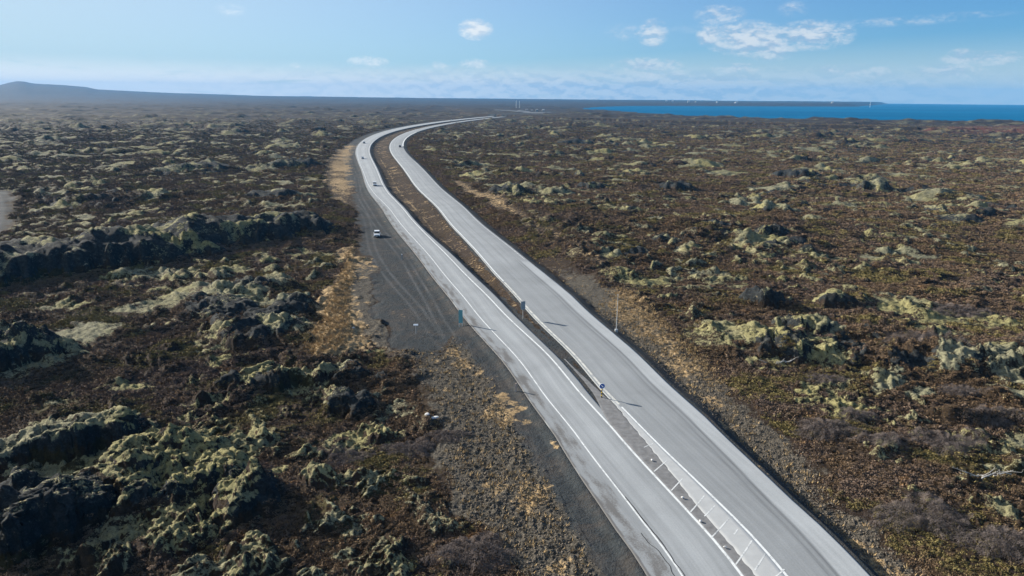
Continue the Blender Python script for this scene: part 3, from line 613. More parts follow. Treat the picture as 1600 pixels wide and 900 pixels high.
def G2(x, c, w): return np.exp(-((x-c)/w)**2)
def grid_mesh(name, X, Y, Z, faces, smooth=True):
    me = bpy.data.meshes.new(name)
    v = np.stack([X, Y, Z], 1).astype(np.float32)
    me.vertices.add(len(v)); me.vertices.foreach_set('co', v.ravel())
    me.loops.add(faces.size); me.loops.foreach_set('vertex_index', faces.ravel().astype(np.int32))
    me.polygons.add(len(faces)); me.polygons.foreach_set('loop_start', np.arange(0, faces.size, 4, dtype=np.int32))
    me.update(calc_edges=True)
    if smooth: me.polygons.foreach_set('use_smooth', np.ones(len(faces), bool))
    return me
def set_cover(me, A, B):
    for nm, v in (('CoverA', A), ('CoverB', B)):
        a = me.attributes.new(nm, 'FLOAT_COLOR', 'POINT'); a.data.foreach_set('color', v.astype(np.float32).ravel())
def link(name, me, mat=None, parent=None, **props):
    o = bpy.data.objects.new(name, me)
    C.objects.link(o)
    if mat is not None: me.materials.append(mat)
    if parent is not None: o.parent = parent
    for k, v in props.items(): o[k] = v
    return o
def quads(nr, nc):
    i = (np.arange(nr-1)[:, None]*nc + np.arange(nc-1)[None, :]).ravel()
    return np.stack([i, i+1, i+nc+1, i+nc], 1)
def radii(r0, rules):
    out = [r0]
    while out[-1] < 12500:
        r = out[-1]; out.append(r + rules(r))
    return np.array(out)

QUAL = 1.0
def build_land():
    R = radii(40.0, lambda r: (min(3.0e-5*r*r + .01, .0056*r) if r < 3800 else .022*r)/QUAL)
    TH = np.radians(np.arange(-47, 47.001, .098/QUAL))
    nr, nc = len(R), len(TH)
    rr, tt = np.meshgrid(R, TH, indexing='ij')
    X, Y = (rr*np.sin(tt)).ravel(), (rr*np.cos(tt)).ravel()
    sp = np.maximum(np.gradient(R)[:, None]*.6 + 0*tt, rr*(TH[1]-TH[0])).ravel()
    Z, A, B, oid = land(X, Y, sp)
    k = np.where((oid >= 0) | (B[:, 0] > .3))[0]; amp = np.minimum(B[k, 0], 1)*np.clip(60/sp[k]*.004, 0, 1)*.55
    xk, yk, zk = X[k], Y[k], Z[k]
    X[k] = xk + amp*noise(xk + 1.9*zk, yk*.9 - 1.3*zk, 1.5, 601) + .5*amp*noise(xk + 2.3*zk, yk + 1.7*zk, .6, 603)
    Y[k] = yk + amp*noise(xk - 1.7*zk, yk + 2.1*zk, 1.5, 605) + .5*amp*noise(xk - 2.1*zk, yk + 1.5*zk, .6, 607)
    F = quads(nr, nc)[:, ::-1]
    fo = oid[F]; lab = np.where((fo == fo[:, :1]).all(1), fo[:, 0], fo.max(1))
    lab = np.where((fo >= 0).sum(1) >= 2, lab, -1)
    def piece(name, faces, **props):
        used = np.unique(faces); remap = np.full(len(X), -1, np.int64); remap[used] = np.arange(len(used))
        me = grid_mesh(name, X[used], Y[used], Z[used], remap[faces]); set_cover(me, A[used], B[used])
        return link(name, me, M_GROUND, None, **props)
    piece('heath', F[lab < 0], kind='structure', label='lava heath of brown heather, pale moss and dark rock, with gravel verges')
    for k, (l, els, mo) in enumerate(OUTCROPS):
        f = F[lab == k]
        if len(f) > 20: piece('lava_outcrop', f, label=l, category='rock', group='lava outcrops on the heath')
    # the same land beside and behind the camera, coarser
    R2 = radii(1.0, lambda r: max(1.5, .06*r)); TH2 = np.radians(np.concatenate([np.arange(47, 313.01, 2.0)]))
    for Rr, Tt in ((R2, TH2), (np.linspace(.5, 40.0, 40), np.radians(np.arange(-47, 47.01, 2.0)))):
        rr, tt = np.meshgrid(Rr, Tt, indexing='ij'); x, y = (rr*np.sin(tt)).ravel(), (rr*np.cos(tt)).ravel()
        z, a, b_, _ = land(x, y, np.maximum(rr*.04, 1.0).ravel())
        me = grid_mesh('heath', x, y, z, quads(len(Rr), len(Tt))[:, ::-1]); set_cover(me, a, b_)
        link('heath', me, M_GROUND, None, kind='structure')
build_land()
def ground_z(x, y):
    x = np.atleast_1d(np.asarray(x, float)); y = np.atleast_1d(np.asarray(y, float))
    return land(x, y, np.maximum(np.hypot(x, y)*.0018, .08))[0]

# ------------------------------------------------------------------ sea
def build_sea():
    m, t, b = material('sea_water')
    pos = t.add('ShaderNodeNewGeometry').outputs['Position']
    w = t.noise(t.mapping(pos, scale=(.02, .05, 1)), 1.0, 6, .65); big = t.noise(t.mapping(pos, scale=(.0006, .0018, 1)), 1.0, 4, .6)
    t.link(t.mix(t.ss(big, .35, .65), (.001, .082, .185), (.001, .108, .23)), b.inputs['Base Color'])
    b.inputs['Roughness'].default_value = .6; b.inputs['IOR'].default_value = 1.33; b.inputs['Specular IOR Level'].default_value = .03
    bp = t.add('ShaderNodeBump'); bp.inputs['Strength'].default_value = .5; bp.inputs['Distance'].default_value = 2.0
    t.link(w, bp.inputs['Height']); t.link(bp.outputs[0], b.inputs['Normal'])
    bm = bmesh.new()
    a = [(r*math.sin(math.radians(th)), r*math.cos(math.radians(th)), -3.2) for r in (1000, 13200) for th in np.arange(-2, 62.1, 2)]
    vs = [bm.verts.new(p) for p in a]; n = len(a)//2
    for i in range(n-1): bm.faces.new((vs[i], vs[n+i], vs[n+i+1], vs[i+1]))
    bmesh.ops.recalc_face_normals(bm, faces=bm.faces)
    me = bpy.data.meshes.new('sea'); bm.to_mesh(me); bm.free()
    if me.polygons[0].normal.z < 0: me.flip_normals()
    link('sea', me, m, None, kind='structure', label='deep blue bay reaching the horizon on the right')
build_sea()

# ------------------------------------------------------------------ roads
def strip(name, s, dl, dr, z, mat, cols=1, parent=None, wear=None, thick=0.0, **props):
    """a sheet between two offsets along the road; cols divisions across; optional side skirts"""
    s = np.asarray(s, float); dl = np.broadcast_to(dl, s.shape); dr = np.broadcast_to(dr, s.shape)
    k = np.linspace(0, 1, cols+1)
    d = dl[:, None] + (dr-dl)[:, None]*k[None, :]; ss = np.repeat(s[:, None], cols+1, 1)
    zz = np.full(d.shape, z)
    if thick:
        d = np.concatenate([d[:, :1]-.02, d, d[:, -1:]+.02], 1); ss = np.concatenate([ss[:, :1], ss, ss[:, -1:]], 1)
        zz = np.concatenate([zz[:, :1]-thick, zz, zz[:, -1:]-thick], 1)
    x, y = road_xy(ss.ravel(), d.ravel())
    nc = d.shape[1]; F = quads(len(s), nc)[:, ::-1]
    me = grid_mesh(name, x, y, zz.ravel(), F, smooth=False)
    if me.polygons[0].normal.z < 0 and not thick: me.flip_normals()
    uvl = me.uv_layers.new(name='UVMap'); li = np.empty(len(me.loops), np.int32); me.loops.foreach_get('vertex_index', li)
    uvl.data.foreach_set('uv', np.stack([d.ravel()[li], ss.ravel()[li]], 1).astype(np.float32).ravel())
    if wear is not None:
        a = me.attributes.new('Wear', 'FLOAT_COLOR', 'POINT'); a.data.foreach_set('color', wear(ss.ravel(), d.ravel()).astype(np.float32).ravel())
    return link(name, me, mat, parent, **props)
G = lambda x, c, w: np.exp(-((x-c)/w)**2)
def n2(s, d, lam, seed): return noise(s, d, lam, seed)

def build_roads():
    s = np.concatenate([np.arange(-50, 160, .8), np.arange(160, 500, 3), np.arange(500, 1930, 8)])
    # left carriageway: pavement, worn lane, dusty outer shoulder
    def wearL(s_, d_):
        LP, LL, LR, LE = off(OFF_LP, s_), off(OFF_LL, s_), off(OFF_LR, s_), off(OFF_LE, s_)
        lane = sst(d_, LL-.1, LL+.25)*(1-sst(d_, LR-.2, LR+.3)) if False else np.clip((d_-LL+.1)/.3, 0, 1)*np.clip((LR+.2-d_)/.3, 0, 1)
        f = np.clip((d_-LL)/np.maximum(LR-LL, 1), 0, 1)
        light = .50 + .22*lane + .16*G(f, .50, .14) + .08*G(f, .08, .08) - .30*G(f, .92, .07)*lane - .13*G(f, .70, .07) - .12*G(f, .28, .07)
        light = light + .04*sst(s_, 150, 400)
        dust = np.clip((LL-.15-d_)/.5, 0, 1)*(.36 + .26*n2(s_*.35, d_*2, 1.5, 501) + .10*n2(s_, d_*3, .9, 502) + .25*G(d_, LP+1.2, .6)) + np.clip((d_-LR-.25)/.3, 0, 1)*.28
        dust = dust*(1-.55*sst(s_, 180, 330)) + .9*np.clip((LP+.35+.25*n2(s_*.5, d_*0, 1, 503)-d_)/.5, 0, 1)
        dark = .55*G(d_, LP+.12, .16) + .9*G(d_, LL+.10 + .06*n2(s_*1.0, d_*0, 1.3, 505), .07)*(1-sst(s_, 14, 24)) + .35*G(d_, LL+.45, .15)*(s_ < 400)
        return np.clip(np.stack([light, dust, dark, dark*0+1], 1), 0, 1)
    rl = strip('road', s, off(OFF_LP, s), off(OFF_LE, s)+.05, 0.0, M_ROAD, 44, None, wearL, .12, kind='structure', label='left carriageway of worn grey asphalt')
    def wearR(s_, d_):
        RI, RP = off(OFF_RI, s_), off(OFF_RP, s_)
        f = np.clip(d_/np.maximum(RI, 1), 0, 1)
        fresh = 1-sst(s_, 118, 128)
        st = sst(0*d_ + d_, 0, 1)*0 + np.clip((d_-RI-.15)/.25, 0, 1)
        light = .44 + .05*G(f, .45, .2) - .10*G(f, .34, .05) - .08*G(f, .62, .05) - .10*G(f, .88, .09) + .05*G(f, .2, .1) + .70*st*fresh + (.16 + .10*n2(s_*.03, d_*2, 1, 511))*(1-fresh)
        dark = fresh*(1.0*G(d_, RI, .14) + .55*G(d_, RI-.75, .14)) + (1-fresh)*(.35*G(f, .98, .04) + .22*G(f, .62, .03) + .2*G(f, .3, .03))*sst(900-s_, 0, 300)
        dark = dark + .10*G(f, .16, .03)*(1-sst(s_, 25, 40))
        dust = .75*np.clip((d_-RP+.25+.2*n2(s_*.4, d_*0, 1, 513))/.4, 0, 1) + .5*np.clip((-.05-d_)/.3, 0, 1)*sst(s_, 60, 90)
        return np.clip(np.stack([light, dust, dark, dark*0+1], 1), 0, 1)
    rr = strip('road', s, np.full(s.shape, -.55), off(OFF_RP, s), 0.004, M_ROAD, 48, None, wearR, .12, kind='structure', label='right carriageway of grey asphalt with a pale wide outer shoulder')
    # painted lines, each its own piece of road
    zl = .009
    near = s[s < 420]; mid = s
    sl = s[s < 700]
    strip('edge_line', sl, off(OFF_LL, sl)-.10, off(OFF_LL, sl)+.08, zl, M_PAINT, 1, rl)
    strip('edge_line', sl, off(OFF_LR, sl)-.13, off(OFF_LR, sl)+.13, zl, M_PAINT, 1, rl)
    q = s[s < 36]; strip('edge_line', q, -.13, .13, zl+.003, M_PAINT, 1, rr)
    q = s[(s >= 36) & (s < 104)]; wv = .22 + .10*noise(q, q*0, 6, 521) + .16*G(q, 84, 18)
    strip('edge_line', q, -.12-wv*.25, .10+wv*.20, zl+.003, M_CREAM, 1, rr)
    q = s[(s >= 104) & (s < 900)]; strip('edge_line', q, -.15, .15, zl+.003, M_PAINT, 1, rr)
    q = s[(s >= 125) & (s < 420)]; strip('edge_line', q, off(OFF_RP, q)-.75, off(OFF_RP, q)-.50, zl+.003, M_FAINT, 1, rr)
    q = s[(s >= 560) & (s < 820)]; strip('edge_line', q, off(OFF_RP, q)-.7, off(OFF_RP, q)+.2, zl+.003, M_PAINT, 1, rr)
    # paved nose of the median with its hatching
    q = np.arange(-50, 39, .5)
    cs = [-60, -10, .8, 7.6, 11.7, 14.7, 18.4, 21.3, 26.1, 29.9, 34.9, 39]; cd = [-2.9, -2.8, -2.7, -2.7, -2.45, -2.2, -1.8, -1.55, -1.15, -1.0, -.6, -.2]
    left = np.interp(q, cs, cd) + .16*noise(q, q*0, 1.1, 531) + .08*noise(q, q*0, .5, 532)
    isl = strip('median_island', q, left, np.full(q.shape, -.16), .013, M_ISLE, 6, None, None, .011, kind='structure', label='pale paved nose of the median between the two carriageways')
    for (s0, d0, s1, d1) in HATCH:
        L = np.linspace(0, 1, 6); sc_ = s0+(s1-s0)*L; dc = d0+(d1-d0)*L
        x, y = road_xy(sc_, dc); tx, ty = x[-1]-x[0], y[-1]-y[0]; ln = math.hypot(tx, ty); nx, ny = -ty/ln*.072, tx/ln*.072
        V = np.concatenate([np.c_[x+nx, y+ny], np.c_[x-nx, y-ny]]); F = np.array([[i, 6+i, 7+i, i+1] for i in range(5)])
        me = grid_mesh('hatch_bar', V[:, 0], V[:, 1], np.full(12, .020), F, False)
        if me.polygons[0].normal.z < 0: me.flip_normals()
        link('hatch_bar', me, M_HATCH, isl)
    # loose gravel lying in the median beside the nose
    q = np.arange(-50, 55, .5)
    gl = off(OFF_LR, q)+.22 + (.5 + (off(OFF_LE, q)-off(OFF_LR, q)))*sst(q, 30, 42); gr_ = np.minimum(np.interp(q, cs + [62], cd + [-.35]), -.45)
    tp = sst(q, 34, 54); wob = .35*noise(q, q*0, 4, 551)*sst(q, 28, 36); gr_ = gr_ - np.maximum(gr_-gl-.1, 0)*(tp*.97) - np.abs(wob)*(1-tp); gr_ = np.maximum(gr_, gl+.04)
    strip('median_gravel', q, gl, gr_+.05, .010, M_MEDG, 8, None, None, .008, kind='structure', label='strip of dark loose gravel along the median')
    q = np.arange(-30, 15.5, .4); cl = off(OFF_LL, q) + .16 + .10*noise(q, q*0, 2.2, 541) + .06*noise(q, q*0, .8, 542); wd = .05 + .03*noise(q, q*0, 1.5, 543)
    strip('crack', q, cl-wd, cl+wd, .012, M_CRACK, 1, rl)
    q = np.arange(-4, 9, .4); cl = off(OFF_LL, q) - .55 - .5*sst(q, 3, 9) + .22*noise(q, q*0, 2.0, 545) + .08*noise(q, q*0, .8, 546); strip('crack', q, cl-.04, cl+.04, .012, M_CRACK, 1, rl)
    for (s0, d0) in PATCH:
        bm = bmesh.new(); x, y = road_xy([s0], [d0])
        bmesh.ops.create_icosphere(bm, subdivisions=2, radius=.15)
        for v in bm.verts:
            k = 1+.28*math.sin(v.co.x*13+s0)+.2*math.cos(v.co.y*17-s0)
            v.co = Vector((v.co.x*k, v.co.y*k*.8, v.co.z*.55*k+.12))
        me = bpy.data.meshes.new('white_stone'); bm.to_mesh(me); bm.free()
        o = link('white_stone', me, M_STONE); o.location = (x[0], y[0], .01); o['category'] = 'stone'; o['group'] = 'white stones in the median gravel'
        o['label'] = {0: 'farthest white stone in the median gravel, nearest the keep-right sign', 1: 'second farthest white stone in the median gravel beside a hatch bar', 2: 'third white stone in the median gravel from the keep-right sign', 3: 'nearest white stone in the median gravel towards the bottom edge'}[PATCH.index((s0, d0))]
M_ISLE = plain('pale_paving', (.36, .37, .375), .85, scale=.9, var=.16, spec=.2, bump=.15)
M_MEDG = plain('loose_gravel', (.165, .165, .168), .95, scale=1.3, var=.60, spec=.1, bump=.5)
M_CRACK = plain('open_crack', (.020, .021, .022), .95)
build_roads()

# ------------------------------------------------------------------ mesh helpers for the small things
def thing(name, label, cat, loc, rz=0.0, group=None):
    o = bpy.data.objects.new(name, None); C.objects.link(o); o.empty_display_size = .3
    o.location = loc; o.rotation_euler = (0, 0, rz); o['label'] = label; o['category'] = cat
    if group: o['group'] = group
    return o
def obj(name, bm, mat, parent=None, smooth=False, **props):
    me = bpy.data.meshes.new(name); bmesh.ops.recalc_face_normals(bm, faces=bm.faces); bm.to_mesh(me); bm.free()
    if smooth: me.polygons.foreach_set('use_smooth', np.ones(len(me.polygons), bool))
    return link(name, me, mat, parent, **props)
def box(bm, c, size, bevel=0.0, rot=None):
    r = bmesh.ops.create_cube(bm, size=1.0); vs = r['verts']
    M = Matrix.Diagonal((*size, 1))
    if rot is not None: M = rot.to_4x4() @ M
    for v in vs: v.co = (M @ v.co) + Vector(c)
    if bevel:
        es = list({e for v in vs for e in v.link_edges}); bmesh.ops.bevel(bm, geom=es, offset=bevel, segments=2, affect='EDGES', profile=.6)
    return bm
def tube(bm, a, b, r, r2=None, n=10):
    a, b = Vector(a), Vector(b); L = (b-a).length
    M = Matrix.Translation((a+b)/2) @ (b-a).to_track_quat('Z', 'Y').to_matrix().to_4x4()
    bmesh.ops.create_cone(bm, cap_ends=True, segments=n, radius1=r, radius2=r if r2 is None else r2, depth=L, matrix=M)
    return bm
def prism(bm, pts, x0, x1, inset=None):
    """side profile in (y,z) extruded across x; inset(y,z) narrows the half width"""
    f = inset or (lambda y, z: 0.0)
    A = [bm.verts.new((x0+f(y, z), y, z)) for y, z in pts]; B = [bm.verts.new((x1-f(y, z), y, z)) for y, z in pts]
    n = len(pts)
    bm.faces.new(A); bm.faces.new(B[::-1])
    for i in range(n): bm.faces.new((A[i], B[i], B[(i+1) % n], A[(i+1) % n]))
    return bm
def copy_tree(o, parent=None):
    c = o.copy(); C.objects.link(c)
    if parent is not None: c.parent = parent
    for ch in o.children: copy_tree(ch, c)
    return c

# ------------------------------------------------------------------ cars (front towards -Y)
def make_car(label, paint, loc, rz, suv=True, group=None):
    t = thing('car', label, 'car', loc, rz, group)
    hw = .93; top = 1.68 if suv else 1.47; belt = 1.02 if suv else .92
    low = [(-2.18, .32), (-2.24, .46), (-2.20, .80), (-2.02, .93), (-1.05, belt), (1.70, belt+.03), (2.16, belt-.02), (2.24, .70), (2.20, .36), (1.95, .28)]
    # underside with the four wheel arches
    for cy in (1.36, -1.40):
        low += [(cy+.40*math.cos(a), .33+.40*math.sin(a)) for a in np.linspace(0.0, PI, 8)]
        if cy > 0: low.append((.70, .24)); low.append((-.70, .24))
    low.append((-1.95, .28))
    bm = prism(bmesh.new(), low, -hw, hw, lambda y, z: .03 + .10*max(0, abs(y)-1.7) + .05*max(0, (z-.7)*2))
    body = obj('body', bm, paint, t)
    roof = [(-.35, top-.05), (-.15, top), (1.25, top-.02), (1.62, top-.10), (1.62, top-.16), (-.42, top-.12)]
    obj('roof', prism(bmesh.new(), roof, -hw, hw, lambda y, z: .20), paint, t)
    cab = [(-1.08, belt-.02), (-.38, top-.10), (1.60, top-.13), (1.96, belt-.02)]
    obj('cabin', prism(bmesh.new(), cab, -hw, hw, lambda y, z: .10 + .14*(z-belt)/(top-belt)), M_TRIM, t)
    # glass as separate panes set 6 mm proud
    def pane(name, pts):
        bm = bmesh.new(); vs = [bm.verts.new(p) for p in pts]; f = bm.faces.new(vs)
        f.normal_update(); n = f.normal.copy(); c = sum((v.co for v in vs), Vector())/len(vs)
        if n.dot(c-Vector((0, .4, 1.2))) < 0: n = -n
        r = bmesh.ops.extrude_face_region(bm, geom=[f])
        for v in [g for g in r['geom'] if isinstance(g, bmesh.types.BMVert)]: v.co += n*.012
        return obj(name, bm, M_GLASS, t)
    a, b = hw-.12, hw-.26
    pane('windscreen', [(-a, -1.06, belt), (a, -1.06, belt), (b, -.40, top-.12), (-b, -.40, top-.12)])
    pane('rear_window', [(-a, 1.93, belt+.03), (a, 1.93, belt+.03), (b, 1.62, top-.15), (-b, 1.62, top-.15)])
    for sx in (-1, 1):
        for y0, y1, y2, y3 in ((-.92, .28, .28, -.36), (.36, 1.55, 1.45, .36)):
            pane('side_window', [(sx*(hw-.10), y0, belt+.03), (sx*(hw-.10), y1, belt+.03), (sx*(hw-.23), y2, top-.15), (sx*(hw-.23), y3, top-.15)])
        bm = box(bmesh.new(), (sx*.66, -2.20, .74), (.34, .14, .16), .03); obj('headlight', bm, M_LAMP, t)
        bm = box(bmesh.new(), (sx*.72, 2.19, .84), (.22, .10, .26), .02); obj('tail_light', bm, M_TAIL, t)
        bm = box(bmesh.new(), (sx*(hw+.07), -.82, belt+.06), (.20, .12, .14), .03); obj('mirror', bm, paint, t)
        for cy in (1.36, -1.40):
            bm = bmesh.new(); tube(bm, (sx*(hw-.23), cy, .33), (sx*(hw-.01), cy, .33), .33, n=20); w = obj('wheel', bm, M_TYRE, t)
            bm = bmesh.new(); tube(bm, (sx*(hw-.03), cy, .33), (sx*(hw+.006), cy, .33), .20, n=12); obj('rim', bm, M_RIM, w)
    obj('grille', box(bmesh.new(), (0, -2.245, .60), (1.0, .06, .20), .02), M_TRIM, t)
    obj('bumper', box(bmesh.new(), (0, -2.24, .40), (1.55, .10, .14), .03), M_TRIM, t)
    obj('number_plate', box(bmesh.new(), (0, -2.285, .46), (.50, .02, .11)), M_SIGNW, t)
    return t
def heading(p):
    """angle that turns -Y (a car's front) back along the road"""
    s_, d_ = road_sd(np.array([p[0]]), np.array([p[1]]))
    tx, ty = np.interp(s_[0], _s, TAN[:, 0]), np.interp(s_[0], _s, TAN[:, 1])
    return math.atan2(ty, tx) - PI/2
def on_road(name): 
    p = AT[name]; return (p[0], p[1], .006), heading(p)
z = float(ground_z(*AT['suv'])[0])
make_car('white suv parked on the dark gravel lay-by left of the road', M_WHITE, (*AT['suv'], z+.02), math.radians(10), True)
for key, paint, suv, lab, back in (
    ('car1', M_WHITE, True, 'white car driving nearest on the left carriageway with a long shadow', 0),
    ('car2', M_WHITE, False, 'smaller white car farther along the left carriageway in the outer lane', 0),
    ('car3', M_GREYCAR, False, 'dark grey car entering the bend on the left carriageway', 0),
    ('car4', M_DARKCAR, True, 'dark car driving away on the right carriageway at the bend', PI),
    ('car5', M_WHITE, True, 'tiny white car far off on the left carriageway beyond the bend', 0)):
    loc, rz = on_road(key); make_car(lab, paint, loc, rz+back, suv, 'cars driving on the two carriageways')

# ------------------------------------------------------------------ signs and posts
def disc(bm, r, y0, y1, n=40, x=0, z=0, sx=1, sz=1):
    M = Matrix.Translation((x, (y0+y1)/2, z)) @ Matrix.Rotation(PI/2, 4, 'X')
    bmesh.ops.create_cone(bm, cap_ends=True, segments=n, radius1=r, radius2=r, depth=abs(y1-y0), matrix=M); return bm
def poly_plate(bm, pts, y0, y1):
    A = [bm.verts.new((x, y0, z)) for x, z in pts]; B = [bm.verts.new((x, y1, z)) for x, z in pts]; n = len(pts)
    bm.faces.new(A); bm.faces.new(B[::-1])
    for i in range(n): bm.faces.new((A[i], B[i], B[(i+1) % n], A[(i+1) % n]))
    return bm
def keep_right():
    x, y = AT['keep']; t = thing('keep_right_sign', 'blue round keep-right sign on a yellow and black striped post', 'traffic sign', (x, y, 0.0), math.radians(6))
    for k in range(6):
        bm = bmesh.new(); tube(bm, (0, 0, k*.22), (0, 0, (k+1)*.22), .085, n=16); obj('post_band', bm, M_YELLOW if k % 2 else M_BLACK, t)
    obj('post', tube(bmesh.new(), (0, 0, 1.32), (0, .02, 2.12), .035), M_STEEL, t)
    pl = obj('sign_plate', disc(bmesh.new(), .40, -.055, -.085, z=1.72), M_SIGNW, t)
    obj('sign_face', disc(bmesh.new(), .35, -.084, -.092, z=1.72), M_BLUE, pl)
    c, s_ = math.cos(-PI/4), math.sin(-PI/4)
    ar = [(-.24, -.045), (.02, -.045), (.02, -.15), (.25, 0), (.02, .15), (.02, .045), (-.24, .045)]
    obj('arrow', poly_plate(bmesh.new(), [(u*c-v*s_, 1.72+u*s_+v*c) for u, v in ar], -.092, -.098), M_SIGNW, pl)
    obj('sign_back', disc(bmesh.new(), .39, -.055, -.045, z=1.72), M_SIGNBACK, t)
keep_right()
def board(key, label, w, z0, z1, mat, rz, legs, cat='traffic sign', base=None):
    x, y = AT[key]; gz = float(ground_z(x, y)[0]); t = thing('road_sign', label, cat, (x, y, gz), rz)
    for lx in legs: obj('post', tube(bmesh.new(), (lx, 0, -.3), (lx, 0, z1-.05), .045), M_STEEL, t)
    p = obj('sign_panel', box(bmesh.new(), (0, -.07, (z0+z1)/2), (w, .04, z1-z0), .012), mat, t)
    obj('rail', box(bmesh.new(), (0, -.035, z0+.25*(z1-z0)), (w*.9, .03, .06)), M_STEEL, t)
    obj('rail', box(bmesh.new(), (0, -.035, z0+.75*(z1-z0)), (w*.9, .03, .06)), M_STEEL, t)
    return t
board('board', 'grey-blue road sign panel on a post between the two carriageways', .85, 1.9, 3.5, M_SIGNBACK, math.radians(18), (0,))
board('teal', 'teal road sign on a post at the outer edge of the left carriageway', .75, .7, 3.2, M_TEAL, math.radians(-8), (-.3, .3))
def info_panel():
    x, y = AT['white']; gz = float(ground_z(x, y)[0]); t = thing('information_panel', 'small white tilted panel on a thin post at the end of the lay-by', 'sign', (x, y, gz), math.radians(4))
    obj('post', tube(bmesh.new(), (0, 0, -.3), (0, 0, 1.60), .05), M_STEEL, t)
    p = obj('panel', box(bmesh.new(), (0, -.05, 1.68), (.80, .36, .05), .01, Matrix.Rotation(math.radians(28), 3, 'X')), M_SIGNW, t)
    obj('panel_frame', box(bmesh.new(), (0, -.04, 1.645), (.84, .40, .03), .0, Matrix.Rotation(math.radians(28), 3, 'X')), M_STEEL, t)
info_panel()
def marker(key, label, h, w, mat, top=None):
    x, y = AT[key]; gz = float(ground_z(x, y)[0]); t = thing('marker_post', label, 'post', (x, y, gz))
    obj('post', box(bmesh.new(), (0, 0, h*.42-.1), (w, w*.5, h*.84+.2), .015), mat, t)
    obj('post_cap', box(bmesh.new(), (0, 0, h*.92), (w*1.04, w*.56, h*.16), .015), top or mat, t)
marker('post', 'weathered pinkish wooden post beside the left carriageway above the rubble verge', 1.35, .26, M_TAN)
marker('delin', 'low white marker post standing on the gravel lay-by below the parked suv', 1.5, .24, M_SIGNBACK, M_SIGNW)
def mast():
    x, y = AT['mast']; gz = float(ground_z(x, y)[0]); t = thing('steel_mast', 'tall thin grey steel mast standing right of the right carriageway', 'mast', (x, y, gz))
    obj('mast_base', box(bmesh.new(), (0, 0, .2), (.5, .5, .6), .04), M_STEEL, t)
    obj('pole', tube(bmesh.new(), (0, 0, .45), (0, 0, 6.8), .075, .035), M_STEEL, t)
    obj('mast_head', box(bmesh.new(), (0, 0, 6.85), (.10, .30, .14), .02), M_STEEL, t)
mast()

# ------------------------------------------------------------------ stones, branches, shrubs
def stone(bm, r, seed, flat=.7):
    rs = random.Random(seed); bmesh.ops.create_icosphere(bm, subdivisions=2, radius=r)
    ax = [Vector((rs.uniform(-1, 1), rs.uniform(-1, 1), rs.uniform(-1, 1))).normalized() for _ in range(7)]
    for v in bm.verts:
        k = min(1.0, min((r*rs_k)/max(1e-3, v.co.dot(a)) for a, rs_k in zip(ax, (.62, .7, .78, .66, .82, .74, .7)) if v.co.dot(a) > 1e-3) if any(v.co.dot(a) > 1e-3 for a in ax) else 1)
        v.co = Vector((v.co.x*k*1.1, v.co.y*k*.95, v.co.z*k*flat))
    return bm
for key, r, lab in (('stone1', .34, 'left of three bright white stones at the edge of the brown rubble'), ('stone2', .28, 'middle of three bright white stones at the edge of the brown rubble'),
                    ('stone3', .40, 'largest and rightmost of three bright white stones at the edge of the rubble'), ('bag', .30, 'single white stone at the foot of the yellow grass strip')):
    x, y = AT[key]; o = obj('white_stone', stone(bmesh.new(), r, hash(key) % 97 if False else len(lab)), M_STONE)
    o.location = (x, y, float(ground_z(x, y)[0])+.18*r); o['label'] = lab; o['category'] = 'stone'
def branches(key, label, n, L, seed, spread):
    x, y = AT[key]; gz = float(ground_z(x, y)[0]); t = thing('dead_branches', label, 'branches', (x, y, gz))
    rs = random.Random(seed)
    for k in range(n):
        bm = bmesh.new(); a = rs.uniform(-.5, .5) + (PI if rs.random() < .5 else 0); l = L*rs.uniform(.5, 1.0)
        p = Vector((rs.uniform(-spread, spread), rs.uniform(-.6, .6), .15)); r = .07
        d = Vector((math.cos(a), math.sin(a)*.6, rs.uniform(.05, .45)))
        for i in range(4):
            q = p + d*l/4; tube(bm, p, q, r, r*.75, 6); p = q; r *= .75
            d = (d + Vector((rs.uniform(-.3, .3), rs.uniform(-.3, .3), rs.uniform(-.25, .2)))).normalized()
            if i > 0: tube(bm, p, p + Vector((rs.uniform(-.5, .5), rs.uniform(-.4, .4), rs.uniform(.0, .5)))*l*.25, r*.6, r*.3, 5)
        obj('branch', bm, M_DEADWOOD, t)
branches('branch', 'pile of bleached dead branches on olive moss near the right edge', 12, 2.6, 3, 3.0)
branches('fence', 'tangle of grey dead branches at the foot of the large mossy outcrop', 9, 2.0, 5, 2.0)

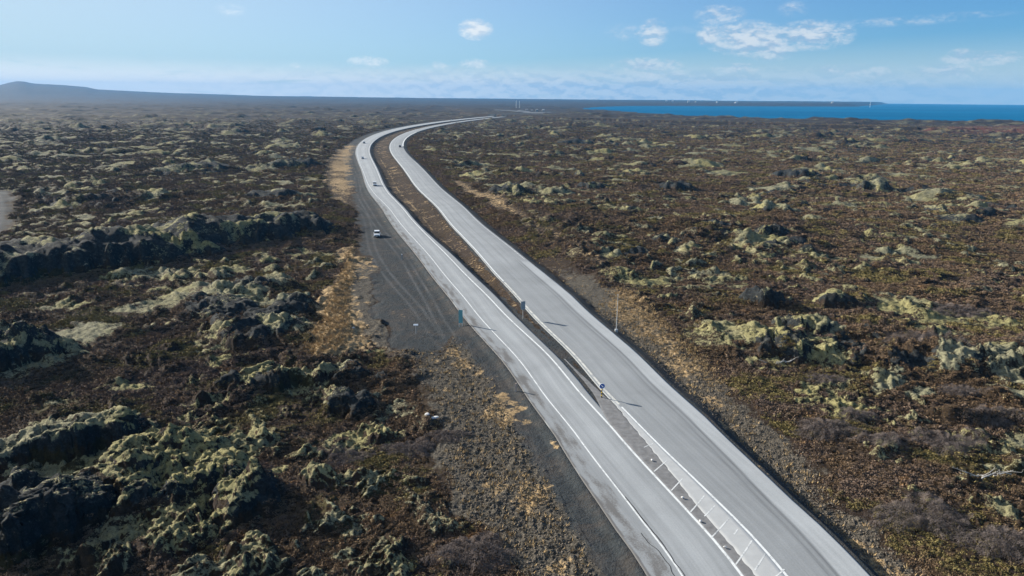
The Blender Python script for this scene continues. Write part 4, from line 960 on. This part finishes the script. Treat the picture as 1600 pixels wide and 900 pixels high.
def shrub(x, y, r, h, label, seed, dens):
    rs = np.random.default_rng(seed); gz = float(ground_z(x, y)[0])
    n = int(dens*r*r)
    rad = r*np.sqrt(rs.random(n)); th = rs.random(n)*2*PI
    lob = 1 + .20*np.sin(th*3+seed) + .14*np.sin(th*5-seed) + .08*np.sin(th*9+2*seed)
    px, py = rad*np.cos(th)*lob, rad*np.sin(th)*.66*lob
    lump = .80 + .40*noise(px+seed*3, py, 1.5, 701) + .25*noise(px, py+seed*5, .6, 703)
    top = h*np.sqrt(np.clip(1-(rad/r)**2, 0, 1))*np.clip(lump, .3, 1.4)*rs.uniform(.75, 1.10, n) + .10
    gx = ground_z(x+px, y+py) - gz
    d3 = rs.normal(0, 1, (n, 3)); d3[:, 2] = np.abs(d3[:, 2])*.8 + .25; d3 /= np.linalg.norm(d3, axis=1)[:, None]
    tip = np.c_[px, py, gx + top*rs.random(n)**.22]; b = tip - d3*rs.uniform(.14, .40, n)[:, None]
    side = np.c_[np.cos(th*7), np.sin(th*7), np.zeros(n)]*(.010+.016*rs.random(n))[:, None]
    V = np.stack([b-side, b+side, tip], 1).reshape(-1, 3)
    me = bpy.data.meshes.new('twigs'); me.from_pydata(V.tolist(), [], [(3*i, 3*i+1, 3*i+2) for i in range(n)])
    t = thing('leafless_shrub', label, 'shrub', (x, y, gz), 0, 'leafless shrubs on the heath')
    link('twigs', me, M_TWIG, t)
    # a few thick stems rising from the root
    bm = bmesh.new()
    for k in range(14):
        a = k*2.4; q = r*.7*math.sqrt((k+.5)/14)
        tube(bm, (q*.25*math.cos(a), q*.2*math.sin(a), -.2), (q*math.cos(a)*.5, q*.4*math.sin(a), h*.35), .03, .012, 5)
    obj('stems', bm, M_TWIG, t)
for k, (x, y, r, h, lab) in enumerate(SHRUBS):
    shrub(x, y, r*1.05, min(h*.5, 1.5), lab, 40+k, 700)

# ------------------------------------------------------------------ uncounted stuff: rubble stones, straw, heather
def scatter(polys, n, rmax):
    out = []
    for nm, share in polys:
        P = np.array(AREAS[nm]); lo, hi = P.min(0), np.minimum(P.max(0), [9e9, rmax]); k = int(n*share)
        got = 0
        for _ in range(14):
            if got >= k: break
            q = rng.random((k*3, 2))*(hi-lo)+lo; w = np.clip((70/np.maximum(q[:, 1], 40))**1.2, 0, 1)
            s_, d_ = road_sd(q[:, 0], q[:, 1]); clear = (d_ < off(OFF_LP, s_)-3.2-1.5*rng.random(len(q))) | (d_ > off(OFF_RP, s_)+1.6+rng.random(len(q)))
            q = q[clear & (polydist(q[:, 0], q[:, 1], P) < -1.5*rng.random(len(q))) & (rng.random(len(q)) < w)][:k-got]; out.append(q); got += len(q)
    return np.concatenate(out)
ICO = None
def stones_stuff(name, pts, rlo, rhi, mat, label):
    bm = bmesh.new(); bmesh.ops.create_icosphere(bm, subdivisions=1, radius=1); v0 = np.array([v.co[:] for v in bm.verts]); f0 = np.array([[v.index for v in f.verts] for f in bm.faces]); bm.free()
    n = len(pts); r = rlo*np.exp(rng.random(n)**2.2*math.log(rhi/rlo)); z = ground_z(pts[:, 0], pts[:, 1])
    jit = rng.uniform(.6, 1.15, (n, len(v0), 1)); sc_ = r[:, None, None]*np.stack([rng.uniform(.7, 1.3, n), rng.uniform(.7, 1.3, n), rng.uniform(.5, .9, n)], 1)[:, None, :]
    V = v0[None]*jit*sc_ + np.c_[pts, z + r*.25][:, None, :]
    F = f0[None] + (np.arange(n)*len(v0))[:, None, None]
    me = bpy.data.meshes.new(name); V = V.reshape(-1, 3).astype(np.float32); F = F.reshape(-1, 3)
    me.vertices.add(len(V)); me.vertices.foreach_set('co', V.ravel()); me.loops.add(F.size); me.loops.foreach_set('vertex_index', F.ravel().astype(np.int32))
    me.polygons.add(len(F)); me.polygons.foreach_set('loop_start', np.arange(0, F.size, 3, dtype=np.int32)); me.update(calc_edges=True)
    link(name, me, mat, None, kind='stuff', label=label)
stones_stuff('rubble', scatter((('leftrubble', .5), ('rightrubble', .5)), 24000, 135), .035, .15, M_RUBBLE, 'loose lava rubble on the verges of both carriageways')
def tufts(name, pts, h, mat, label, blades=7, spread=.22):
    n = len(pts); z = ground_z(pts[:, 0], pts[:, 1])
    V = []; k = blades
    ang = rng.random((n, k))*2*PI; rad = rng.random((n, k))*spread; hh = h*rng.uniform(.5, 1.2, (n, k))
    bx, by = pts[:, 0][:, None]+rad*np.cos(ang), pts[:, 1][:, None]+rad*np.sin(ang); bz = np.repeat(z[:, None]-.04, k, 1)
    tx, ty, tz = bx+np.cos(ang)*hh*.6, by+np.sin(ang)*hh*.6, bz+hh
    wv = .035+.03*rng.random((n, k)); sx, sy = -np.sin(ang*3)*wv, np.cos(ang*3)*wv
    V = np.stack([np.stack([bx-sx, by-sy, bz], -1), np.stack([bx+sx, by+sy, bz], -1), np.stack([tx, ty, tz], -1)], 2).reshape(-1, 3).astype(np.float32)
    F = np.arange(len(V)).reshape(-1, 3)
    me = bpy.data.meshes.new(name)
    me.vertices.add(len(V)); me.vertices.foreach_set('co', V.ravel()); me.loops.add(F.size); me.loops.foreach_set('vertex_index', F.ravel().astype(np.int32))
    me.polygons.add(len(F)); me.polygons.foreach_set('loop_start', np.arange(0, F.size, 3, dtype=np.int32)); me.update(calc_edges=True)
    link(name, me, mat, None, kind='stuff', label=label)
tufts('dry_grass', scatter((('grass2', .55), ('rightgrass', .2), ('leftrubble', .15), ('rightrubble', .10)), 4500, 200), .42, M_STRAW, 'tufts of dry yellow grass beside the road')

def heather():
    n = 640000
    rr = np.linspace(47, 1500, 4000); pdf = rr/(1+(rr/85.0)**2.0)*(1-sst(rr, 500, 1500)); cdf = np.cumsum(pdf); cdf /= cdf[-1]
    r = np.interp(rng.random(n), cdf, rr); th = np.radians(rng.uniform(-43, 43, n)); x, y = r*np.sin(th), r*np.cos(th)
    z, A, B, _ = land(x, y, np.maximum(r*.0018, .08))
    s_, d_ = road_sd(x, y)
    ok = ((d_ < off(OFF_LP, s_)-3.5) | (d_ > off(OFF_RP, s_)+3.5)) & (A[:, 0] < .38) & (A[:, 1] < .25) & (A[:, 2] < .15) & (A[:, 3] < .25) & (B[:, 0] < .7) & (rng.random(n) < .35 + .65*sst(fbm(x, y, 9, 801, 3), -.35, .25))
    x, y, z, r = x[ok], y[ok], z[ok], r[ok]; n = len(x)
    for v in range(2):
        # one tuft: a low dome of small leafy twigs
        T = []
        for k in range(30):
            a = rng.random()*2*PI; q = math.sqrt(rng.random()); c = np.array([q*math.cos(a), q*math.sin(a), .50*math.sqrt(max(0, 1-q*q))*rng.uniform(.55, 1.1)])
            e1 = rng.normal(size=3); e1 /= np.linalg.norm(e1); e2 = np.cross(e1, rng.normal(size=3)); e2 /= np.linalg.norm(e2); w = rng.uniform(.16, .34)
            T += [c+e1*w, c-e1*w*.5+e2*w*.7, c-e1*w*.5-e2*w*.7]
        me = bpy.data.meshes.new('heather_tuft'); me.from_pydata([p.tolist() for p in T], [], [(3*i, 3*i+1, 3*i+2) for i in range(30)]); me.materials.append(M_SCRUB)
        sel = slice(v, None, 2); P = np.c_[x[sel], y[sel], z[sel]]; m = len(P)
        src = bpy.data.objects.new('heather', me); C.objects.link(src); src['kind'] = 'stuff'; src.location = P[0]; src.scale = (.3, .3, .3)
        pm = bpy.data.meshes.new('heather'); pm.vertices.add(m); pm.vertices.foreach_set('co', P.astype(np.float32).ravel())
        sc_ = np.minimum(.13 + .0021*r[sel], .55 + .0010*r[sel])*(1-.4*sst(r[sel], 600, 1500))*rng.uniform(.5, 1.35, m)
        a = pm.attributes.new('size', 'FLOAT_VECTOR', 'POINT'); a.data.foreach_set('vector', np.c_[sc_*rng.uniform(.8, 1.3, m), sc_*rng.uniform(.8, 1.3, m), sc_*rng.uniform(.7, 1.25, m)].astype(np.float32).ravel())
        a = pm.attributes.new('turn', 'FLOAT_VECTOR', 'POINT'); a.data.foreach_set('vector', np.c_[rng.normal(0, .12, m), rng.normal(0, .12, m), rng.random(m)*2*PI].astype(np.float32).ravel())
        o = link('heather', pm, None, None, kind='stuff', label='low brown heather scrub covering the lava field')
        ng = bpy.data.node_groups.new('scatter', 'GeometryNodeTree'); ng.interface.new_socket('Geometry', in_out='INPUT', socket_type='NodeSocketGeometry'); ng.interface.new_socket('Geometry', in_out='OUTPUT', socket_type='NodeSocketGeometry')
        i, u = ng.nodes.new('NodeGroupInput'), ng.nodes.new('NodeGroupOutput'); ip = ng.nodes.new('GeometryNodeInstanceOnPoints'); oi = ng.nodes.new('GeometryNodeObjectInfo'); oi.inputs['Object'].default_value = src
        oi.transform_space = 'ORIGINAL'
        for nm, sock in (('size', 'Scale'), ('turn', 'Rotation')):
            na = ng.nodes.new('GeometryNodeInputNamedAttribute'); na.data_type = 'FLOAT_VECTOR'; na.inputs['Name'].default_value = nm; ng.links.new(na.outputs[0], ip.inputs[sock])
        ng.links.new(i.outputs[0], ip.inputs['Points']); ng.links.new(oi.outputs['Geometry'], ip.inputs['Instance']); ng.links.new(ip.outputs[0], u.inputs[0])
        md = o.modifiers.new('scatter', 'NODES'); md.node_group = ng
heather()

# ------------------------------------------------------------------ far things: buildings and masts
def house(label, x, y, z, w, l, h, rz, group, roof=None):
    t = thing('building', label, 'building', (x, y, z), rz, group)
    bm = box(bmesh.new(), (0, 0, h/2-.5), (w, l, h+1)); obj('wall', bm, M_WALL, t)
    pts = [(-w/2-.4, h), (0, h+w*.22), (w/2+.4, h), (w/2+.4, h+.25), (0, h+w*.22+.3), (-w/2-.4, h+.25)]
    obj('roof', poly_plate(bmesh.new(), pts, -l/2-.4, l/2+.4), roof or M_ROOF, t)
    for k in range(3):
        f = obj('window', box(bmesh.new(), (-w/2-.03, -l/3+k*l/3, h*.55), (.12, l*.14, h*.3)), M_WIN, t)
    obj('door', box(bmesh.new(), (w*.2, -l/2-.03, h*.33), (w*.16, .12, h*.66)), M_ROOF, t)
    return t
def polar(azd, D): a = math.radians(azd); return D*math.sin(a), D*math.cos(a)
for k, (azd, D, w, l, h, lab) in enumerate(((1.85, 2150, 9, 7, 5, 'white building at the far end of the highway, tallest of its cluster'), (1.45, 2180, 8, 6, 3, 'low white building left of the tallest at the end of the highway'),
        (2.35, 2230, 15, 7, 3, 'long low white building right of the tallest at the end of the highway'), (1.05, 2300, 9, 7, 3, 'leftmost small white building at the end of the highway'))):
    x, y = polar(azd, D); z = float(land(np.array([x]), np.array([y]), np.array([4.0]))[0][0])
    house(lab, x, y, z, w, l, h, math.radians(90), 'white buildings at the end of the highway', M_WALL)
rs = random.Random(12); town = []
for k in range(9):
    azd = rs.choice([rs.uniform(11.5, 17.5), rs.uniform(19, 26)]); D = 5700 + rs.uniform(0, 700) - (azd-11)*12
    x, y = polar(azd, D); z = float(land(np.array([x]), np.array([y]), np.array([12.0]))[0][0])
    town.append((azd, x, y, z, rs.uniform(14, 40), rs.uniform(12, 18), rs.uniform(5, 9), PI/2 + rs.uniform(-.3, .3)))
town = sorted(q for q in town if q[3] > -1)
names = ['leftmost', 'second from the left', 'third from the left', 'fourth from the left', 'fifth from the left', 'sixth from the left', 'seventh from the left', 'eighth from the left', 'ninth from the left']
for k, (azd, x, y, z, w, l, h, rz) in enumerate(town):
    lab = ('rightmost' if k == len(town)-1 else names[k]) + ' of the pale buildings on the far shore of the bay'
    house(lab, x, y, z, w, l, h, rz, 'pale buildings of the town on the far shore')
def lattice(label, azd, D, h):
    x, y = polar(azd, D); z = float(land(np.array([x]), np.array([y]), np.array([6.0]))[0][0])
    t = thing('lattice_mast', label, 'mast', (x, y, z), 0, 'pale masts on the skyline')
    for sx, sy in ((-1, -1), (1, -1), (1, 1), (-1, 1)): obj('leg', tube(bmesh.new(), (sx*1.9, sy*1.9, -1), (sx*.35, sy*.35, h), .30, .20, 6), M_SIGNW, t)
    for k in range(6):
        a = h*k/6; b = h*(k+1)/6; r0 = 1.9-(1.55)*k/6; r1 = 1.9-1.55*(k+1)/6
        bm = bmesh.new(); tube(bm, (-r0, -r0, a), (r1, -r1, b), .14, n=5); tube(bm, (r0, -r0, a), (-r1, -r1, b), .14, n=5); obj('brace', bm, M_SIGNW, t)
    obj('cross_arm', box(bmesh.new(), (0, 0, h*.86), (5, .4, .4)), M_SIGNW, t)
lattice('left of two tall white masts beyond the end of the highway', .22, 2900, 30)
lattice('right of two tall white masts beyond the end of the highway', .48, 2900, 28)
lattice('lone slender mast on the tip of the far headland across the bay', 26.1, 5350, 42)

# ------------------------------------------------------------------ air
def haze(density, col):
    m = bpy.data.materials.new('air'); m.use_nodes = True; t = NT(m.node_tree); t.n.clear()
    v = t.add('ShaderNodeVolumePrincipled'); v.inputs['Density'].default_value = density; v.inputs['Color'].default_value = (*col, 1); v.inputs['Anisotropy'].default_value = .0
    o = t.add('ShaderNodeOutputMaterial'); t.link(v.outputs[0], o.inputs['Volume'])
    bm = box(bmesh.new(), (0, 0, 122.0), (27600, 27600, 290.0)); ob = obj('haze', bm, m, None, kind='stuff')
haze(7e-5, (.10, .36, .72))
